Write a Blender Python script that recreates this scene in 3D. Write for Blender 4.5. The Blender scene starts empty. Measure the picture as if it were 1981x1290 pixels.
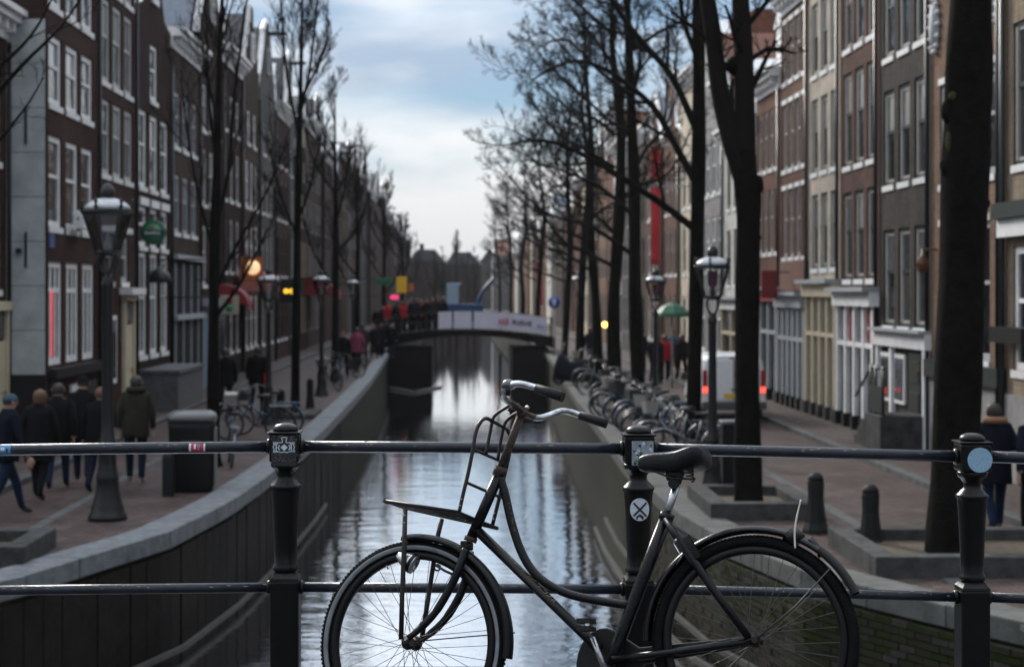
import bpy, bmesh, math, random
from mathutils import Vector, Matrix
from math import sin, cos, pi, radians, sqrt, atan2

# ------------------------------------------------------------------ camera, sky, sun, exposure
SC = bpy.context.scene
COL = SC.collection
CAMZ = 3.16
F = 3300.0                       # focal length in photo pixels (60 mm on a 36 mm sensor)
cam_d = bpy.data.cameras.new('camera')
cam = bpy.data.objects.new('camera', cam_d); COL.objects.link(cam)
cam.location = (0, 0, CAMZ); cam.rotation_euler = (radians(90), 0, 0)
cam_d.sensor_width = 36; cam_d.lens = 60
cam_d.shift_x = 105.5 / 1981; cam_d.shift_y = -80.0 / 1981
cam_d.clip_start = 0.1; cam_d.clip_end = 3000
cam_d.dof.use_dof = True; cam_d.dof.focus_distance = 5.75; cam_d.dof.aperture_fstop = 4.4
cam_d.dof.aperture_blades = 0
SC.camera = cam

SUN_EL, SUN_AZ = radians(27), radians(-24)      # azimuth measured from +Y towards +X
world = bpy.data.worlds.new('World'); SC.world = world; world.use_nodes = True
wn, wl = world.node_tree.nodes, world.node_tree.links
wn.clear()
def wnode(t, **kw):
    n = wn.new(t)
    for k, v in kw.items(): setattr(n, k, v)
    return n
w_out = wnode('ShaderNodeOutputWorld')
sky = wnode('ShaderNodeTexSky', sky_type='NISHITA', sun_disc=False)
sky.sun_elevation = SUN_EL; sky.sun_rotation = SUN_AZ; sky.altitude = 0; sky.dust_density = 0.0; sky.air_density = 1.0; sky.ozone_density = 4.0
bg1 = wnode('ShaderNodeBackground'); bg1.inputs['Strength'].default_value = 0.05
bg2 = wnode('ShaderNodeBackground'); bg2.inputs['Strength'].default_value = 0.88
mix = wnode('ShaderNodeMixShader')
tc = wnode('ShaderNodeTexCoord')
mp = wnode('ShaderNodeMapping'); mp.inputs['Scale'].default_value = (3.6, 2.0, 22.0); mp.inputs['Location'].default_value = (2.35, 0.4, 0.55)
nz = wnode('ShaderNodeTexNoise'); nz.inputs['Scale'].default_value = 1.0; nz.inputs['Detail'].default_value = 5; nz.inputs['Roughness'].default_value = 0.5
rp = wnode('ShaderNodeValToRGB'); rp.color_ramp.elements[0].position = 0.36; rp.color_ramp.elements[1].position = 0.66
mp2 = wnode('ShaderNodeMapping'); mp2.inputs['Scale'].default_value = (6.0, 2.0, 20.0); mp2.inputs['Location'].default_value = (5.1, 3.3, 1.9)
nz2 = wnode('ShaderNodeTexNoise'); nz2.inputs['Scale'].default_value = 1.0; nz2.inputs['Detail'].default_value = 4
rp2 = wnode('ShaderNodeValToRGB')
rp2.color_ramp.elements[0].position = 0.36; rp2.color_ramp.elements[0].color = (0.40, 0.50, 0.63, 1)
rp2.color_ramp.elements[1].position = 0.62; rp2.color_ramp.elements[1].color = (0.93, 0.95, 0.97, 1)
wl.new(tc.outputs['Generated'], mp.inputs['Vector']); wl.new(mp.outputs['Vector'], nz.inputs['Vector'])
wl.new(nz.outputs['Fac'], rp.inputs['Fac'])
wl.new(tc.outputs['Generated'], mp2.inputs['Vector']); wl.new(mp2.outputs['Vector'], nz2.inputs['Vector'])
wl.new(nz2.outputs['Fac'], rp2.inputs['Fac'])
wl.new(sky.outputs['Color'], bg1.inputs['Color']); 
# horizon haze joins the cloud cover; cloud is brighter towards the veiled sun
sx_ = wnode('ShaderNodeSeparateXYZ'); wl.new(tc.outputs['Generated'], sx_.inputs[0])
hz = wnode('ShaderNodeMapRange', interpolation_type='SMOOTHSTEP'); hz.inputs['From Min'].default_value = 0.130; hz.inputs['From Max'].default_value = 0.062; hz.inputs['To Min'].default_value = 0.0; hz.inputs['To Max'].default_value = 1.0
hp = wnode('ShaderNodeMath', operation='MULTIPLY_ADD'); hp.inputs[1].default_value = -0.16; wl.new(nz2.outputs['Fac'], hp.inputs[0])
zo = wnode('ShaderNodeMath', operation='ADD'); zo.inputs[1].default_value = 0.085; wl.new(sx_.outputs['Z'], zo.inputs[0]); wl.new(zo.outputs[0], hp.inputs[2])
wl.new(hp.outputs[0], hz.inputs['Value'])
mxm = wnode('ShaderNodeMath', operation='MAXIMUM'); wl.new(rp.outputs['Color'], mxm.inputs[0]); wl.new(hz.outputs[0], mxm.inputs[1])
dt = wnode('ShaderNodeVectorMath', operation='DOT_PRODUCT'); wl.new(tc.outputs['Generated'], dt.inputs[0]); dt.inputs[1].default_value = (sin(SUN_AZ) * cos(SUN_EL), cos(SUN_AZ) * cos(SUN_EL), sin(SUN_EL))
gr = wnode('ShaderNodeMapRange', interpolation_type='SMOOTHSTEP'); gr.inputs['From Min'].default_value = -0.35; gr.inputs['From Max'].default_value = 0.95; gr.inputs['To Min'].default_value = 0.33; gr.inputs['To Max'].default_value = 0.63
wl.new(dt.outputs['Value'], gr.inputs['Value']); # an overcast dome is brighter overhead than at the horizon
oc = wnode('ShaderNodeMath', operation='MULTIPLY_ADD', use_clamp=False); oc.inputs[1].default_value = 2.9; oc.inputs[2].default_value = 0.76
zc_ = wnode('ShaderNodeMath', operation='MAXIMUM'); zc_.inputs[1].default_value = 0.0; wl.new(sx_.outputs['Z'], zc_.inputs[0]); wl.new(zc_.outputs[0], oc.inputs[0])
om = wnode('ShaderNodeMath', operation='MULTIPLY'); wl.new(gr.outputs[0], om.inputs[0]); wl.new(oc.outputs[0], om.inputs[1]); wl.new(om.outputs[0], bg2.inputs['Strength'])
hm = wnode('ShaderNodeMix', data_type='RGBA'); wl.new(hz.outputs[0], hm.inputs['Factor']); wl.new(rp2.outputs['Color'], hm.inputs['A']); hm.inputs['B'].default_value = (0.95, 0.96, 0.97, 1)
wl.new(hm.outputs['Result'], bg2.inputs['Color'])
hi_ = wnode('ShaderNodeMapRange', interpolation_type='SMOOTHSTEP'); hi_.inputs['From Min'].default_value = 0.165; hi_.inputs['From Max'].default_value = 0.25; hi_.inputs['To Max'].default_value = 0.85
wl.new(sx_.outputs['Z'], hi_.inputs['Value'])
mxh = wnode('ShaderNodeMath', operation='MAXIMUM'); wl.new(mxm.outputs[0], mxh.inputs[0]); wl.new(hi_.outputs[0], mxh.inputs[1]); wl.new(mxh.outputs[0], mix.inputs['Fac']); wl.new(bg1.outputs[0], mix.inputs[1]); wl.new(bg2.outputs[0], mix.inputs[2])
wl.new(mix.outputs[0], w_out.inputs['Surface'])

sun_d = bpy.data.lights.new('sun', 'SUN'); sun_d.energy = 2.2; sun_d.angle = radians(12); sun_d.color = (1.0, 0.94, 0.86)
sun = bpy.data.objects.new('sun', sun_d); COL.objects.link(sun)
sd = Vector((sin(SUN_AZ) * cos(SUN_EL), cos(SUN_AZ) * cos(SUN_EL), sin(SUN_EL)))
sun.rotation_euler = sd.to_track_quat('Z', 'Y').to_euler(); sun.location = (0, 0, 40)

vs = SC.view_settings
vs.view_transform = 'Standard'; vs.look = 'None'; vs.exposure = 0.7; vs.gamma = 1.0; vs.use_curve_mapping = False
SC.render.engine = 'CYCLES'
SC.cycles.use_denoising = True
SC.cycles.max_bounces = 6; SC.cycles.diffuse_bounces = 3; SC.cycles.glossy_bounces = 3; SC.cycles.transmission_bounces = 4; SC.cycles.transparent_max_bounces = 8
SC.cycles.caustics_reflective = False; SC.cycles.caustics_refractive = False
SC.cycles.sample_clamp_indirect = 6

# ------------------------------------------------------------------ helpers
def P(px, py, Y):
    """the point at distance Y whose bearing was read off the photograph at (px, py)"""
    return Vector(((px - 885) / F * Y, Y, CAMZ - (py - 565) / F * Y))

MATS = {}
def mat(name, col, rough=0.7, metal=0.0, var=0.0, vscale=6.0, bump=0.0, bscale=40.0, col2=None, emit=None, estr=0.0, spec=0.5, coat=0.0):
    if name in MATS: return MATS[name]
    m = bpy.data.materials.new(name); m.use_nodes = True
    n, l = m.node_tree.nodes, m.node_tree.links
    b = n['Principled BSDF']
    b.inputs['Base Color'].default_value = (*col, 1); b.inputs['Roughness'].default_value = rough
    b.inputs['Metallic'].default_value = metal; b.inputs['Specular IOR Level'].default_value = spec
    if coat: b.inputs['Coat Weight'].default_value = coat; b.inputs['Coat Roughness'].default_value = 0.08
    if emit: b.inputs['Emission Color'].default_value = (*emit, 1); b.inputs['Emission Strength'].default_value = estr
    if var or bump or col2:
        t = n.new('ShaderNodeTexCoord')
    if var or col2:
        z = n.new('ShaderNodeTexNoise'); z.inputs['Scale'].default_value = vscale; z.inputs['Detail'].default_value = 6; z.inputs['Roughness'].default_value = 0.65
        r = n.new('ShaderNodeValToRGB'); r.color_ramp.elements[0].position = 0.35; r.color_ramp.elements[1].position = 0.68
        c2 = col2 or tuple(min(1, c * (1 + var)) for c in col); c1 = col if col2 else tuple(c * (1 - var) for c in col)
        r.color_ramp.elements[0].color = (*c1, 1); r.color_ramp.elements[1].color = (*c2, 1)
        l.new(t.outputs['Object'], z.inputs['Vector']); l.new(z.outputs['Fac'], r.inputs['Fac']); l.new(r.outputs['Color'], b.inputs['Base Color'])
    if bump:
        z2 = n.new('ShaderNodeTexNoise'); z2.inputs['Scale'].default_value = bscale; z2.inputs['Detail'].default_value = 4
        bp = n.new('ShaderNodeBump'); bp.inputs['Strength'].default_value = bump; bp.inputs['Distance'].default_value = 0.02
        l.new(t.outputs['Object'], z2.inputs['Vector']); l.new(z2.outputs['Fac'], bp.inputs['Height']); l.new(bp.outputs['Normal'], b.inputs['Normal'])
    MATS[name] = m
    return m

def brick_mat(name, c1, c2, mortar, axes='yz', bw=0.22, bh=0.066, joint=0.012, rough=0.85, stain=None, stain_amt=0.5, bump=0.4, offset=0.5):
    if name in MATS: return MATS[name]
    m = bpy.data.materials.new(name); m.use_nodes = True
    n, l = m.node_tree.nodes, m.node_tree.links
    b = n['Principled BSDF']; b.inputs['Roughness'].default_value = rough; b.inputs['Specular IOR Level'].default_value = 0.06 if axes == 'yz' else 0.14
    t = n.new('ShaderNodeTexCoord'); s = n.new('ShaderNodeSeparateXYZ'); c = n.new('ShaderNodeCombineXYZ')
    l.new(t.outputs['Object'], s.inputs[0])
    l.new(s.outputs['XYZ'.index(axes[0].upper())], c.inputs[0]); l.new(s.outputs['XYZ'.index(axes[1].upper())], c.inputs[1])
    k = n.new('ShaderNodeTexBrick'); k.inputs['Scale'].default_value = 1.0
    k.inputs['Brick Width'].default_value = bw; k.inputs['Row Height'].default_value = bh; k.inputs['Mortar Size'].default_value = joint
    k.inputs['Mortar Smooth'].default_value = 0.3; k.offset = offset
    k.inputs['Color1'].default_value = (*c1, 1); k.inputs['Color2'].default_value = (*c2, 1); k.inputs['Mortar'].default_value = (*mortar, 1)
    l.new(c.outputs[0], k.inputs['Vector'])
    z = n.new('ShaderNodeTexNoise'); z.inputs['Scale'].default_value = 0.9; z.inputs['Detail'].default_value = 7; z.inputs['Roughness'].default_value = 0.7
    l.new(t.outputs['Object'], z.inputs['Vector'])
    r = n.new('ShaderNodeValToRGB'); r.color_ramp.elements[0].position = 0.42; r.color_ramp.elements[1].position = 0.60
    # rain streaks run down a wall; on paving they become patches
    ms = n.new('ShaderNodeMapping'); ms.inputs['Scale'].default_value = (1.0, 3.6, 0.42) if axes == 'yz' else (4.0, 4.0, 4.0)
    zs_ = n.new('ShaderNodeTexNoise'); zs_.inputs['Scale'].default_value = 1.3; zs_.inputs['Detail'].default_value = 6; zs_.inputs['Roughness'].default_value = 0.75
    l.new(t.outputs['Object'], ms.inputs['Vector']); l.new(ms.outputs['Vector'], zs_.inputs['Vector'])
    av = n.new('ShaderNodeMath'); av.operation = 'MULTIPLY_ADD'; av.inputs[1].default_value = 0.5
    hf = n.new('ShaderNodeMath'); hf.operation = 'MULTIPLY'; hf.inputs[1].default_value = 0.5
    l.new(zs_.outputs['Fac'], hf.inputs[0]); l.new(z.outputs['Fac'], av.inputs[0]); l.new(hf.outputs[0], av.inputs[2]); l.new(av.outputs[0], r.inputs['Fac'])
    mx = n.new('ShaderNodeMix'); mx.data_type = 'RGBA'
    st = stain or tuple(x * 0.36 for x in c1)
    z.noise_dimensions = '3D'
    sc_ = n.new('ShaderNodeMath'); sc_.operation = 'MULTIPLY'; sc_.inputs[1].default_value = stain_amt
    l.new(r.outputs['Color'], sc_.inputs[0]); l.new(sc_.outputs[0], mx.inputs['Factor'])
    l.new(k.outputs['Color'], mx.inputs['A']); mx.inputs['B'].default_value = (*st, 1)
    l.new(mx.outputs['Result'], b.inputs['Base Color'])
    bp = n.new('ShaderNodeBump'); bp.inputs['Strength'].default_value = bump; bp.inputs['Distance'].default_value = 0.01; bp.invert = True
    l.new(k.outputs['Fac'], bp.inputs['Height']); l.new(bp.outputs['Normal'], b.inputs['Normal'])
    MATS[name] = m
    return m

ORG = {}
def worg(o): return ORG.get(o.name, Vector((0, 0, 0))) if o else Vector((0, 0, 0))

class MB:
    def __init__(s): s.v = []; s.f = []; s.sm = []; s.mi = []; s.cur = 0
    def add(s, vs_, fs_, smooth=False):
        o = len(s.v); s.v.extend([tuple(p) for p in vs_])
        for f in fs_: s.f.append([i + o for i in f]); s.sm.append(smooth); s.mi.append(s.cur)
        return s
    def box(s, a, b):
        x0, y0, z0 = a; x1, y1, z1 = b
        if x0 > x1: x0, x1 = x1, x0
        if y0 > y1: y0, y1 = y1, y0
        if z0 > z1: z0, z1 = z1, z0
        return s.add([(x0,y0,z0),(x1,y0,z0),(x1,y1,z0),(x0,y1,z0),(x0,y0,z1),(x1,y0,z1),(x1,y1,z1),(x0,y1,z1)],
                     [(0,3,2,1),(4,5,6,7),(0,1,5,4),(1,2,6,5),(2,3,7,6),(3,0,4,7)])
    def tube(s, pts, r, n=8, cap=True, smooth=True):
        pts = [Vector(p) for p in pts]
        k = len(pts)
        rs = r if isinstance(r, (list, tuple)) else [r] * k
        d0 = (pts[1] - pts[0]).normalized()
        ref = Vector((0, 0, 1)) if abs(d0.z) < 0.9 else Vector((1, 0, 0))
        a = d0.cross(ref).normalized()
        vs_, fs_ = [], []
        for i in range(k):
            d = (pts[min(i + 1, k - 1)] - pts[max(i - 1, 0)])
            d = d.normalized() if d.length > 1e-9 else d0
            a = a - d * a.dot(d)
            a = a.normalized() if a.length > 1e-6 else d.orthogonal().normalized()
            b = d.cross(a)
            for j in range(n):
                t = 2 * pi * j / n
                vs_.append(pts[i] + (a * cos(t) + b * sin(t)) * rs[i])
        for i in range(k - 1):
            for j in range(n):
                fs_.append((i*n + j, i*n + (j+1) % n, (i+1)*n + (j+1) % n, (i+1)*n + j))
        s.add(vs_, fs_, smooth)
        if cap:
            o = len(s.v) - len(vs_)
            s.f.append([o + j for j in reversed(range(n))]); s.sm.append(False); s.mi.append(s.cur)
            s.f.append([o + (k-1)*n + j for j in range(n)]); s.sm.append(False); s.mi.append(s.cur)
        return s
    def lathe(s, prof, c=(0,0,0), n=20, rot=0.0, smooth=True, axes=None):
        """prof = [(radius, height)]"""
        ax, ay, az = axes or (Vector((1,0,0)), Vector((0,1,0)), Vector((0,0,1)))
        c = Vector(c); vs_, fs_ = [], []
        for (r, h) in prof:
            for j in range(n):
                t = 2*pi*j/n + rot
                vs_.append(c + ax*(r*cos(t)) + ay*(r*sin(t)) + az*h)
        for i in range(len(prof) - 1):
            for j in range(n):
                fs_.append((i*n+j, i*n+(j+1)%n, (i+1)*n+(j+1)%n, (i+1)*n+j))
        fs_.append(tuple(reversed(range(n)))); fs_.append(tuple((len(prof)-1)*n + j for j in range(n)))
        return s.add(vs_, fs_, smooth)
    def ring(s, c, e1, e2, en, R, r, n=64, m=10, a0=0.0, a1=2*pi, flat=1.0):
        """torus or arc; cross section r (in plane) by r*flat (across)"""
        full = abs(a1 - a0 - 2*pi) < 1e-6; k = n if full else n + 1
        vs_, fs_ = [], []
        for i in range(k):
            t = a0 + (a1 - a0) * i / n; d = e1*cos(t) + e2*sin(t)
            for j in range(m):
                q = 2*pi*j/m
                vs_.append(c + d*(R + r*cos(q)) + en*(r*flat*sin(q)))
        for i in range(n):
            i2 = (i + 1) % k
            for j in range(m): fs_.append((i*m+j, i2*m+j, i2*m+(j+1)%m, i*m+(j+1)%m))
        return s.add(vs_, fs_, True)
    def sect(s, c, e1, e2, en, prof, n=64, a0=0.0, a1=2*pi, closed=True):
        """sweep a cross-section [(radius, across)] round an axis"""
        full = abs(a1 - a0 - 2*pi) < 1e-6; k = n if full else n + 1; m = len(prof)
        vs_, fs_ = [], []
        for i in range(k):
            t = a0 + (a1 - a0) * i / n; d = e1*cos(t) + e2*sin(t)
            for (R, w) in prof: vs_.append(c + d*R + en*w)
        for i in range(n):
            i2 = (i + 1) % k
            for j in range(m if closed else m-1): fs_.append((i*m+j, i2*m+j, i2*m+(j+1)%m, i*m+(j+1)%m))
        return s.add(vs_, fs_, True)
    def prism(s, pts, d):
        """polygon pts extruded by vector d"""
        n = len(pts); d = Vector(d); a = [Vector(p) for p in pts]
        return s.add(a + [p + d for p in a], [tuple(reversed(range(n))), tuple(range(n, 2*n))] + [(i, (i+1)%n, n+(i+1)%n, n+i) for i in range(n)])
    def loft(s, rings, cap=True, smooth=True):
        n = len(rings[0]); vs_ = [p for r in rings for p in r]; fs_ = []
        for i in range(len(rings)-1):
            for j in range(n): fs_.append((i*n+j, i*n+(j+1)%n, (i+1)*n+(j+1)%n, (i+1)*n+j))
        if cap: fs_.append(tuple(reversed(range(n)))); fs_.append(tuple((len(rings)-1)*n+j for j in range(n)))
        return s.add(vs_, fs_, smooth)
    def mesh(s, name, mats, off=None):
        me = bpy.data.meshes.new(name)
        vv = s.v if off is None else [(p[0]-off[0], p[1]-off[1], p[2]-off[2]) for p in s.v]
        me.from_pydata(vv, [], s.f)
        me.polygons.foreach_set('use_smooth', s.sm)
        ms = mats if isinstance(mats, (list, tuple)) else [mats]
        for m in ms: me.materials.append(m)
        if len(ms) > 1: me.polygons.foreach_set('material_index', s.mi)
        me.update()
        return me
    def build(s, name, m, parent=None, local=False, bevel=0.0, fix=False):
        o = bpy.data.objects.new(name, s.mesh(name, m, None if local else worg(parent)))
        COL.objects.link(o)
        if parent is not None: o.parent = parent
        ORG[o.name] = worg(parent) if not local else Vector((0,0,0))
        if fix:
            b = bmesh.new(); b.from_mesh(o.data); bmesh.ops.recalc_face_normals(b, faces=b.faces); b.to_mesh(o.data); b.free()
        if bevel:
            md = o.modifiers.new('bevel', 'BEVEL'); md.width = bevel; md.segments = 2; md.limit_method = 'ANGLE'; md.angle_limit = radians(40)
        return o

def inst(name, me, parent, loc=(0,0,0), rz=0.0, sc=None):
    o = bpy.data.objects.new(name, me); COL.objects.link(o); o.parent = parent; o.location = loc
    if rz: o.rotation_euler = (0, 0, rz)
    if sc: o.scale = sc
    return o

def tag(o, label=None, cat=None, group=None, kind=None):
    if label: o['label'] = label
    if cat: o['category'] = cat
    if group: o['group'] = group
    if kind: o['kind'] = kind
    return o

def thing(name, label, cat, loc=(0,0,0), rz=0.0, group=None):
    o = bpy.data.objects.new(name, None); COL.objects.link(o); o.location = loc; o.rotation_euler = (0, 0, rz)
    o.empty_display_size = 0.2
    ORG[o.name] = Vector(loc)
    return tag(o, label, cat, group)

def copy_tree(o, parent=None):
    c = o.copy(); COL.objects.link(c)
    if parent is not None: c.parent = parent
    for ch in list(o.children): copy_tree(ch, c)
    return c

def smooth_path(pts, n=6):
    """Catmull-Rom through points"""
    pts = [Vector(p) for p in pts]; out = []
    for i in range(len(pts)-1):
        p0 = pts[max(i-1,0)]; p1 = pts[i]; p2 = pts[i+1]; p3 = pts[min(i+2,len(pts)-1)]
        for j in range(n):
            t = j/n
            out.append(0.5*((2*p1) + (p2-p0)*t + (2*p0-5*p1+4*p2-p3)*t*t + (3*p1-p0-3*p2+p3)*t*t*t))
    out.append(pts[-1]); return out

ORD = ['first','second','third','fourth','fifth','sixth','seventh','eighth','ninth','tenth','eleventh','twelfth','thirteenth','fourteenth','fifteenth','sixteenth','seventeenth','eighteenth','nineteenth','twentieth']
ORD += ['twenty-' + o for o in ORD[:9]] + ['thirtieth'] + ['thirty-' + o for o in ORD[:9]] + ['fortieth'] + ['forty-' + o for o in ORD[:9]] + ['fiftieth'] + ['fifty-' + o for o in ORD[:9]]

# ------------------------------------------------------------------ materials
BLACK = mat('black_paint', (0.008, 0.0085, 0.010), 0.4, var=0.3, vscale=14, spec=0.35)
IRON = mat('cast_iron_black', (0.008, 0.008, 0.009), 0.42, var=0.3, vscale=9, bump=0.08, bscale=30, spec=0.35)
WHITEP = mat('white_paint', (0.80, 0.80, 0.80), 0.55, var=0.12, vscale=3)
CREAM = mat('cream_paint', (0.58, 0.50, 0.36), 0.55, var=0.1, vscale=3)
GREYP = mat('grey_paint', (0.34, 0.36, 0.38), 0.6, var=0.1, vscale=3)
SILL = mat('sill_stone', (0.74, 0.74, 0.73), 0.7, var=0.15, vscale=8)
OFFWHITE = mat('dull_white_paint', (0.46, 0.46, 0.45), 0.6, var=0.15, vscale=3)
DARKFRAME = mat('dark_green_paint', (0.018, 0.028, 0.026), 0.4, var=0.2)
GREENFRAME = mat('green_paint', (0.03, 0.10, 0.075), 0.45, var=0.2)
STONE = mat('coping_stone', (0.12, 0.13, 0.142), 0.7, var=0.35, vscale=5, bump=0.5, bscale=30)
STONE3 = mat('mossy_coping_stone', (0.07, 0.073, 0.066), 0.8, spec=.2, col2=(0.125, 0.125, 0.12), vscale=4, bump=0.5, bscale=30)
STONE2 = mat('grey_concrete', (0.032, 0.032, 0.031), 0.85, spec=.15, col2=(0.075, 0.075, 0.074), vscale=5, bump=0.4, bscale=25)
GLASSD = mat('window_glass', (0.012, 0.015, 0.018), 0.06, spec=0.7)
def wavy_glass(m, lo, hi):
    # old panes: each one a little different, with uneven reflections
    n, l = m.node_tree.nodes, m.node_tree.links; b = n['Principled BSDF']
    oi = n.new('ShaderNodeObjectInfo'); rr = n.new('ShaderNodeValToRGB'); rr.color_ramp.elements[0].color = (*lo, 1); rr.color_ramp.elements[1].color = (*hi, 1); rr.color_ramp.elements[0].position = 0.35
    l.new(oi.outputs['Random'], rr.inputs['Fac']); l.new(rr.outputs['Color'], b.inputs['Base Color'])
    tc_ = n.new('ShaderNodeTexCoord'); ad_ = n.new('ShaderNodeVectorMath'); ad_.operation = 'ADD'; l.new(tc_.outputs['Object'], ad_.inputs[0]); l.new(oi.outputs['Location'], ad_.inputs[1])
    z = n.new('ShaderNodeTexNoise'); z.inputs['Scale'].default_value = 1.6; z.inputs['Detail'].default_value = 2; l.new(ad_.outputs[0], z.inputs['Vector'])
    bp = n.new('ShaderNodeBump'); bp.inputs['Strength'].default_value = 0.5; bp.inputs['Distance'].default_value = 0.05; l.new(z.outputs['Fac'], bp.inputs['Height']); l.new(bp.outputs['Normal'], b.inputs['Normal'])
wavy_glass(GLASSD, (0.006, 0.008, 0.010), (0.05, 0.055, 0.06))
GLASSC = mat('window_glass_curtain', (0.30, 0.30, 0.29), 0.5, var=0.2, vscale=5, coat=1.0)
GLASSB = mat('window_glass_blind', (0.09, 0.10, 0.11), 0.3, var=0.3, vscale=4, coat=1.0)
GLASSY = mat('window_glass_amber_blind', (0.30, 0.17, 0.04), 0.4, var=0.2, coat=1.0)
ROOFD = mat('dark_roof_tile', (0.05, 0.05, 0.058), 0.6, var=0.3, vscale=5, bump=0.5, bscale=12)
ROOFR = mat('red_roof_tile', (0.16, 0.06, 0.035), 0.75, var=0.3, vscale=6, bump=0.5, bscale=12)
ROOFB = mat('blue_slate', (0.10, 0.13, 0.18), 0.5, var=0.25, vscale=5)
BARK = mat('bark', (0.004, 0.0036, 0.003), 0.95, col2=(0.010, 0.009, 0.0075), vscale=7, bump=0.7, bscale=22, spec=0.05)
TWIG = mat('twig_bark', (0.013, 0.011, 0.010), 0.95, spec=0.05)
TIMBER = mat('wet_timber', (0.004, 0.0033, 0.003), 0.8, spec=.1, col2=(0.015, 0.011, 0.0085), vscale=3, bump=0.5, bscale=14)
# ------------------------------------------------------------------ quay lines, water, ground
WZ = -1.6
QL = [(-9.5, 12.0), (-6.6, 15.6), (-4.93, 18.4), (-4.41, 20.2), (-3.78, 22.3), (-3.42, 25.5), (-3.28, 28.3), (-3.10, 34), (-3.05, 39.4), (-3.05, 50), (-3.10, 60.6), (-3.3, 74), (-3.5, 87), (-4.2, 110), (-4.5, 160), (-4.5, 300)]
QR = [(9.5, 11.6), (6.6, 14.6), (5.35, 16.2), (3.95, 19.0), (3.42, 21.6), (3.14, 24.3), (3.06, 31.1), (3.28, 39.4), (3.45, 48.5), (3.87, 63), (4.3, 76), (4.5, 87), (4.5, 110), (4.5, 160), (4.5, 300)]

PAVE = brick_mat('street_clinker', (0.150, 0.100, 0.090), (0.070, 0.048, 0.045), (0.022, 0.018, 0.017), axes='xy', bw=0.2, bh=0.075, joint=0.01, rough=0.62, stain=(0.022, 0.017, 0.016), stain_amt=0.85, bump=0.5)
m_ground = PAVE

def sheet(name, quads, z, m):
    b = MB()
    for q in quads: b.add([(x, y, z) for x, y in q], [(0, 1, 2, 3)])
    o = b.build(name, m, fix=False)
    return tag(o, kind='structure')

def strip_quads(line, xo):
    out = []
    for (x0, y0), (x1, y1) in zip(line[:-1], line[1:]):
        q = [(x0, y0), (xo, y0), (xo, y1), (x1, y1)]
        out.append(q if xo > x0 else q[::-1])
    return out
g = strip_quads([(x - 0.2, y) for x, y in QL], -400) + strip_quads([(x + 0.2, y) for x, y in QR], 400)
g += [[(-400, -60), (-9.7, -60), (-9.7, 12), (-400, 12)], [(9.7, -60), (400, -60), (400, 11.6), (9.7, 11.6)], [(-400, 300), (400, 300), (400, 1250), (-400, 1250)]]
sheet('ground', g, 0.0, m_ground)

# water
wm = bpy.data.materials.new('canal_water'); wm.use_nodes = True
n, l = wm.node_tree.nodes, wm.node_tree.links
b = n['Principled BSDF']; b.inputs['Base Color'].default_value = (0.010, 0.013, 0.014, 1); b.inputs['Roughness'].default_value = 0.02; b.inputs['IOR'].default_value = 1.6
t = n.new('ShaderNodeTexCoord')
mpw = n.new('ShaderNodeMapping'); mpw.inputs['Scale'].default_value = (1.0, 2.3, 1.0)
z1 = n.new('ShaderNodeTexNoise'); z1.inputs['Scale'].default_value = 1.7; z1.inputs['Detail'].default_value = 4; z1.inputs['Roughness'].default_value = 0.5
z2 = n.new('ShaderNodeTexNoise'); z2.inputs['Scale'].default_value = 0.5; z2.inputs['Detail'].default_value = 2
ad = n.new('ShaderNodeMath'); ad.operation = 'MULTIPLY_ADD'; ad.inputs[1].default_value = 1.2
bp = n.new('ShaderNodeBump'); bp.inputs['Strength'].default_value = 1.0; bp.inputs['Distance'].default_value = 0.009
l.new(t.outputs['Object'], mpw.inputs['Vector']); l.new(mpw.outputs['Vector'], z1.inputs['Vector']); l.new(mpw.outputs['Vector'], z2.inputs['Vector'])
l.new(z2.outputs['Fac'], ad.inputs[0]); l.new(z1.outputs['Fac'], ad.inputs[2])
# the sheltered reach by the far bridge lies calmer than the open near water
sp_ = n.new('ShaderNodeSeparateXYZ'); l.new(t.outputs['Object'], sp_.inputs[0])
cm_ = n.new('ShaderNodeMapRange'); cm_.interpolation_type = 'SMOOTHSTEP'; cm_.inputs['From Min'].default_value = 26; cm_.inputs['From Max'].default_value = 90; cm_.inputs['To Min'].default_value = 1.0; cm_.inputs['To Max'].default_value = 0.10
l.new(sp_.outputs['Y'], cm_.inputs['Value']); l.new(cm_.outputs[0], bp.inputs['Strength'])
l.new(ad.outputs[0], bp.inputs['Height']); l.new(bp.outputs['Normal'], b.inputs['Normal'])
gz = n.new('ShaderNodeBsdfGlossy'); gz.inputs['Color'].default_value = (0.97, 0.98, 0.99, 1); gz.inputs['Roughness'].default_value = 0.03; l.new(bp.outputs['Normal'], gz.inputs['Normal'])
mxw = n.new('ShaderNodeMixShader'); mxw.inputs[0].default_value = 0.94; l.new(b.outputs[0], mxw.inputs[1]); l.new(gz.outputs[0], mxw.inputs[2]); l.new(mxw.outputs[0], n['Material Output'].inputs['Surface'])
sheet('water', [[(-11, -20), (11, -20), (11, 320), (-11, 320)]], WZ, wm)
MUD = mat('mud', (0.03, 0.028, 0.022), 0.9)
sheet('canal_bed', [[(-11, -20), (11, -20), (11, 320), (-11, 320)]], WZ - 1.2, MUD)

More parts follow.
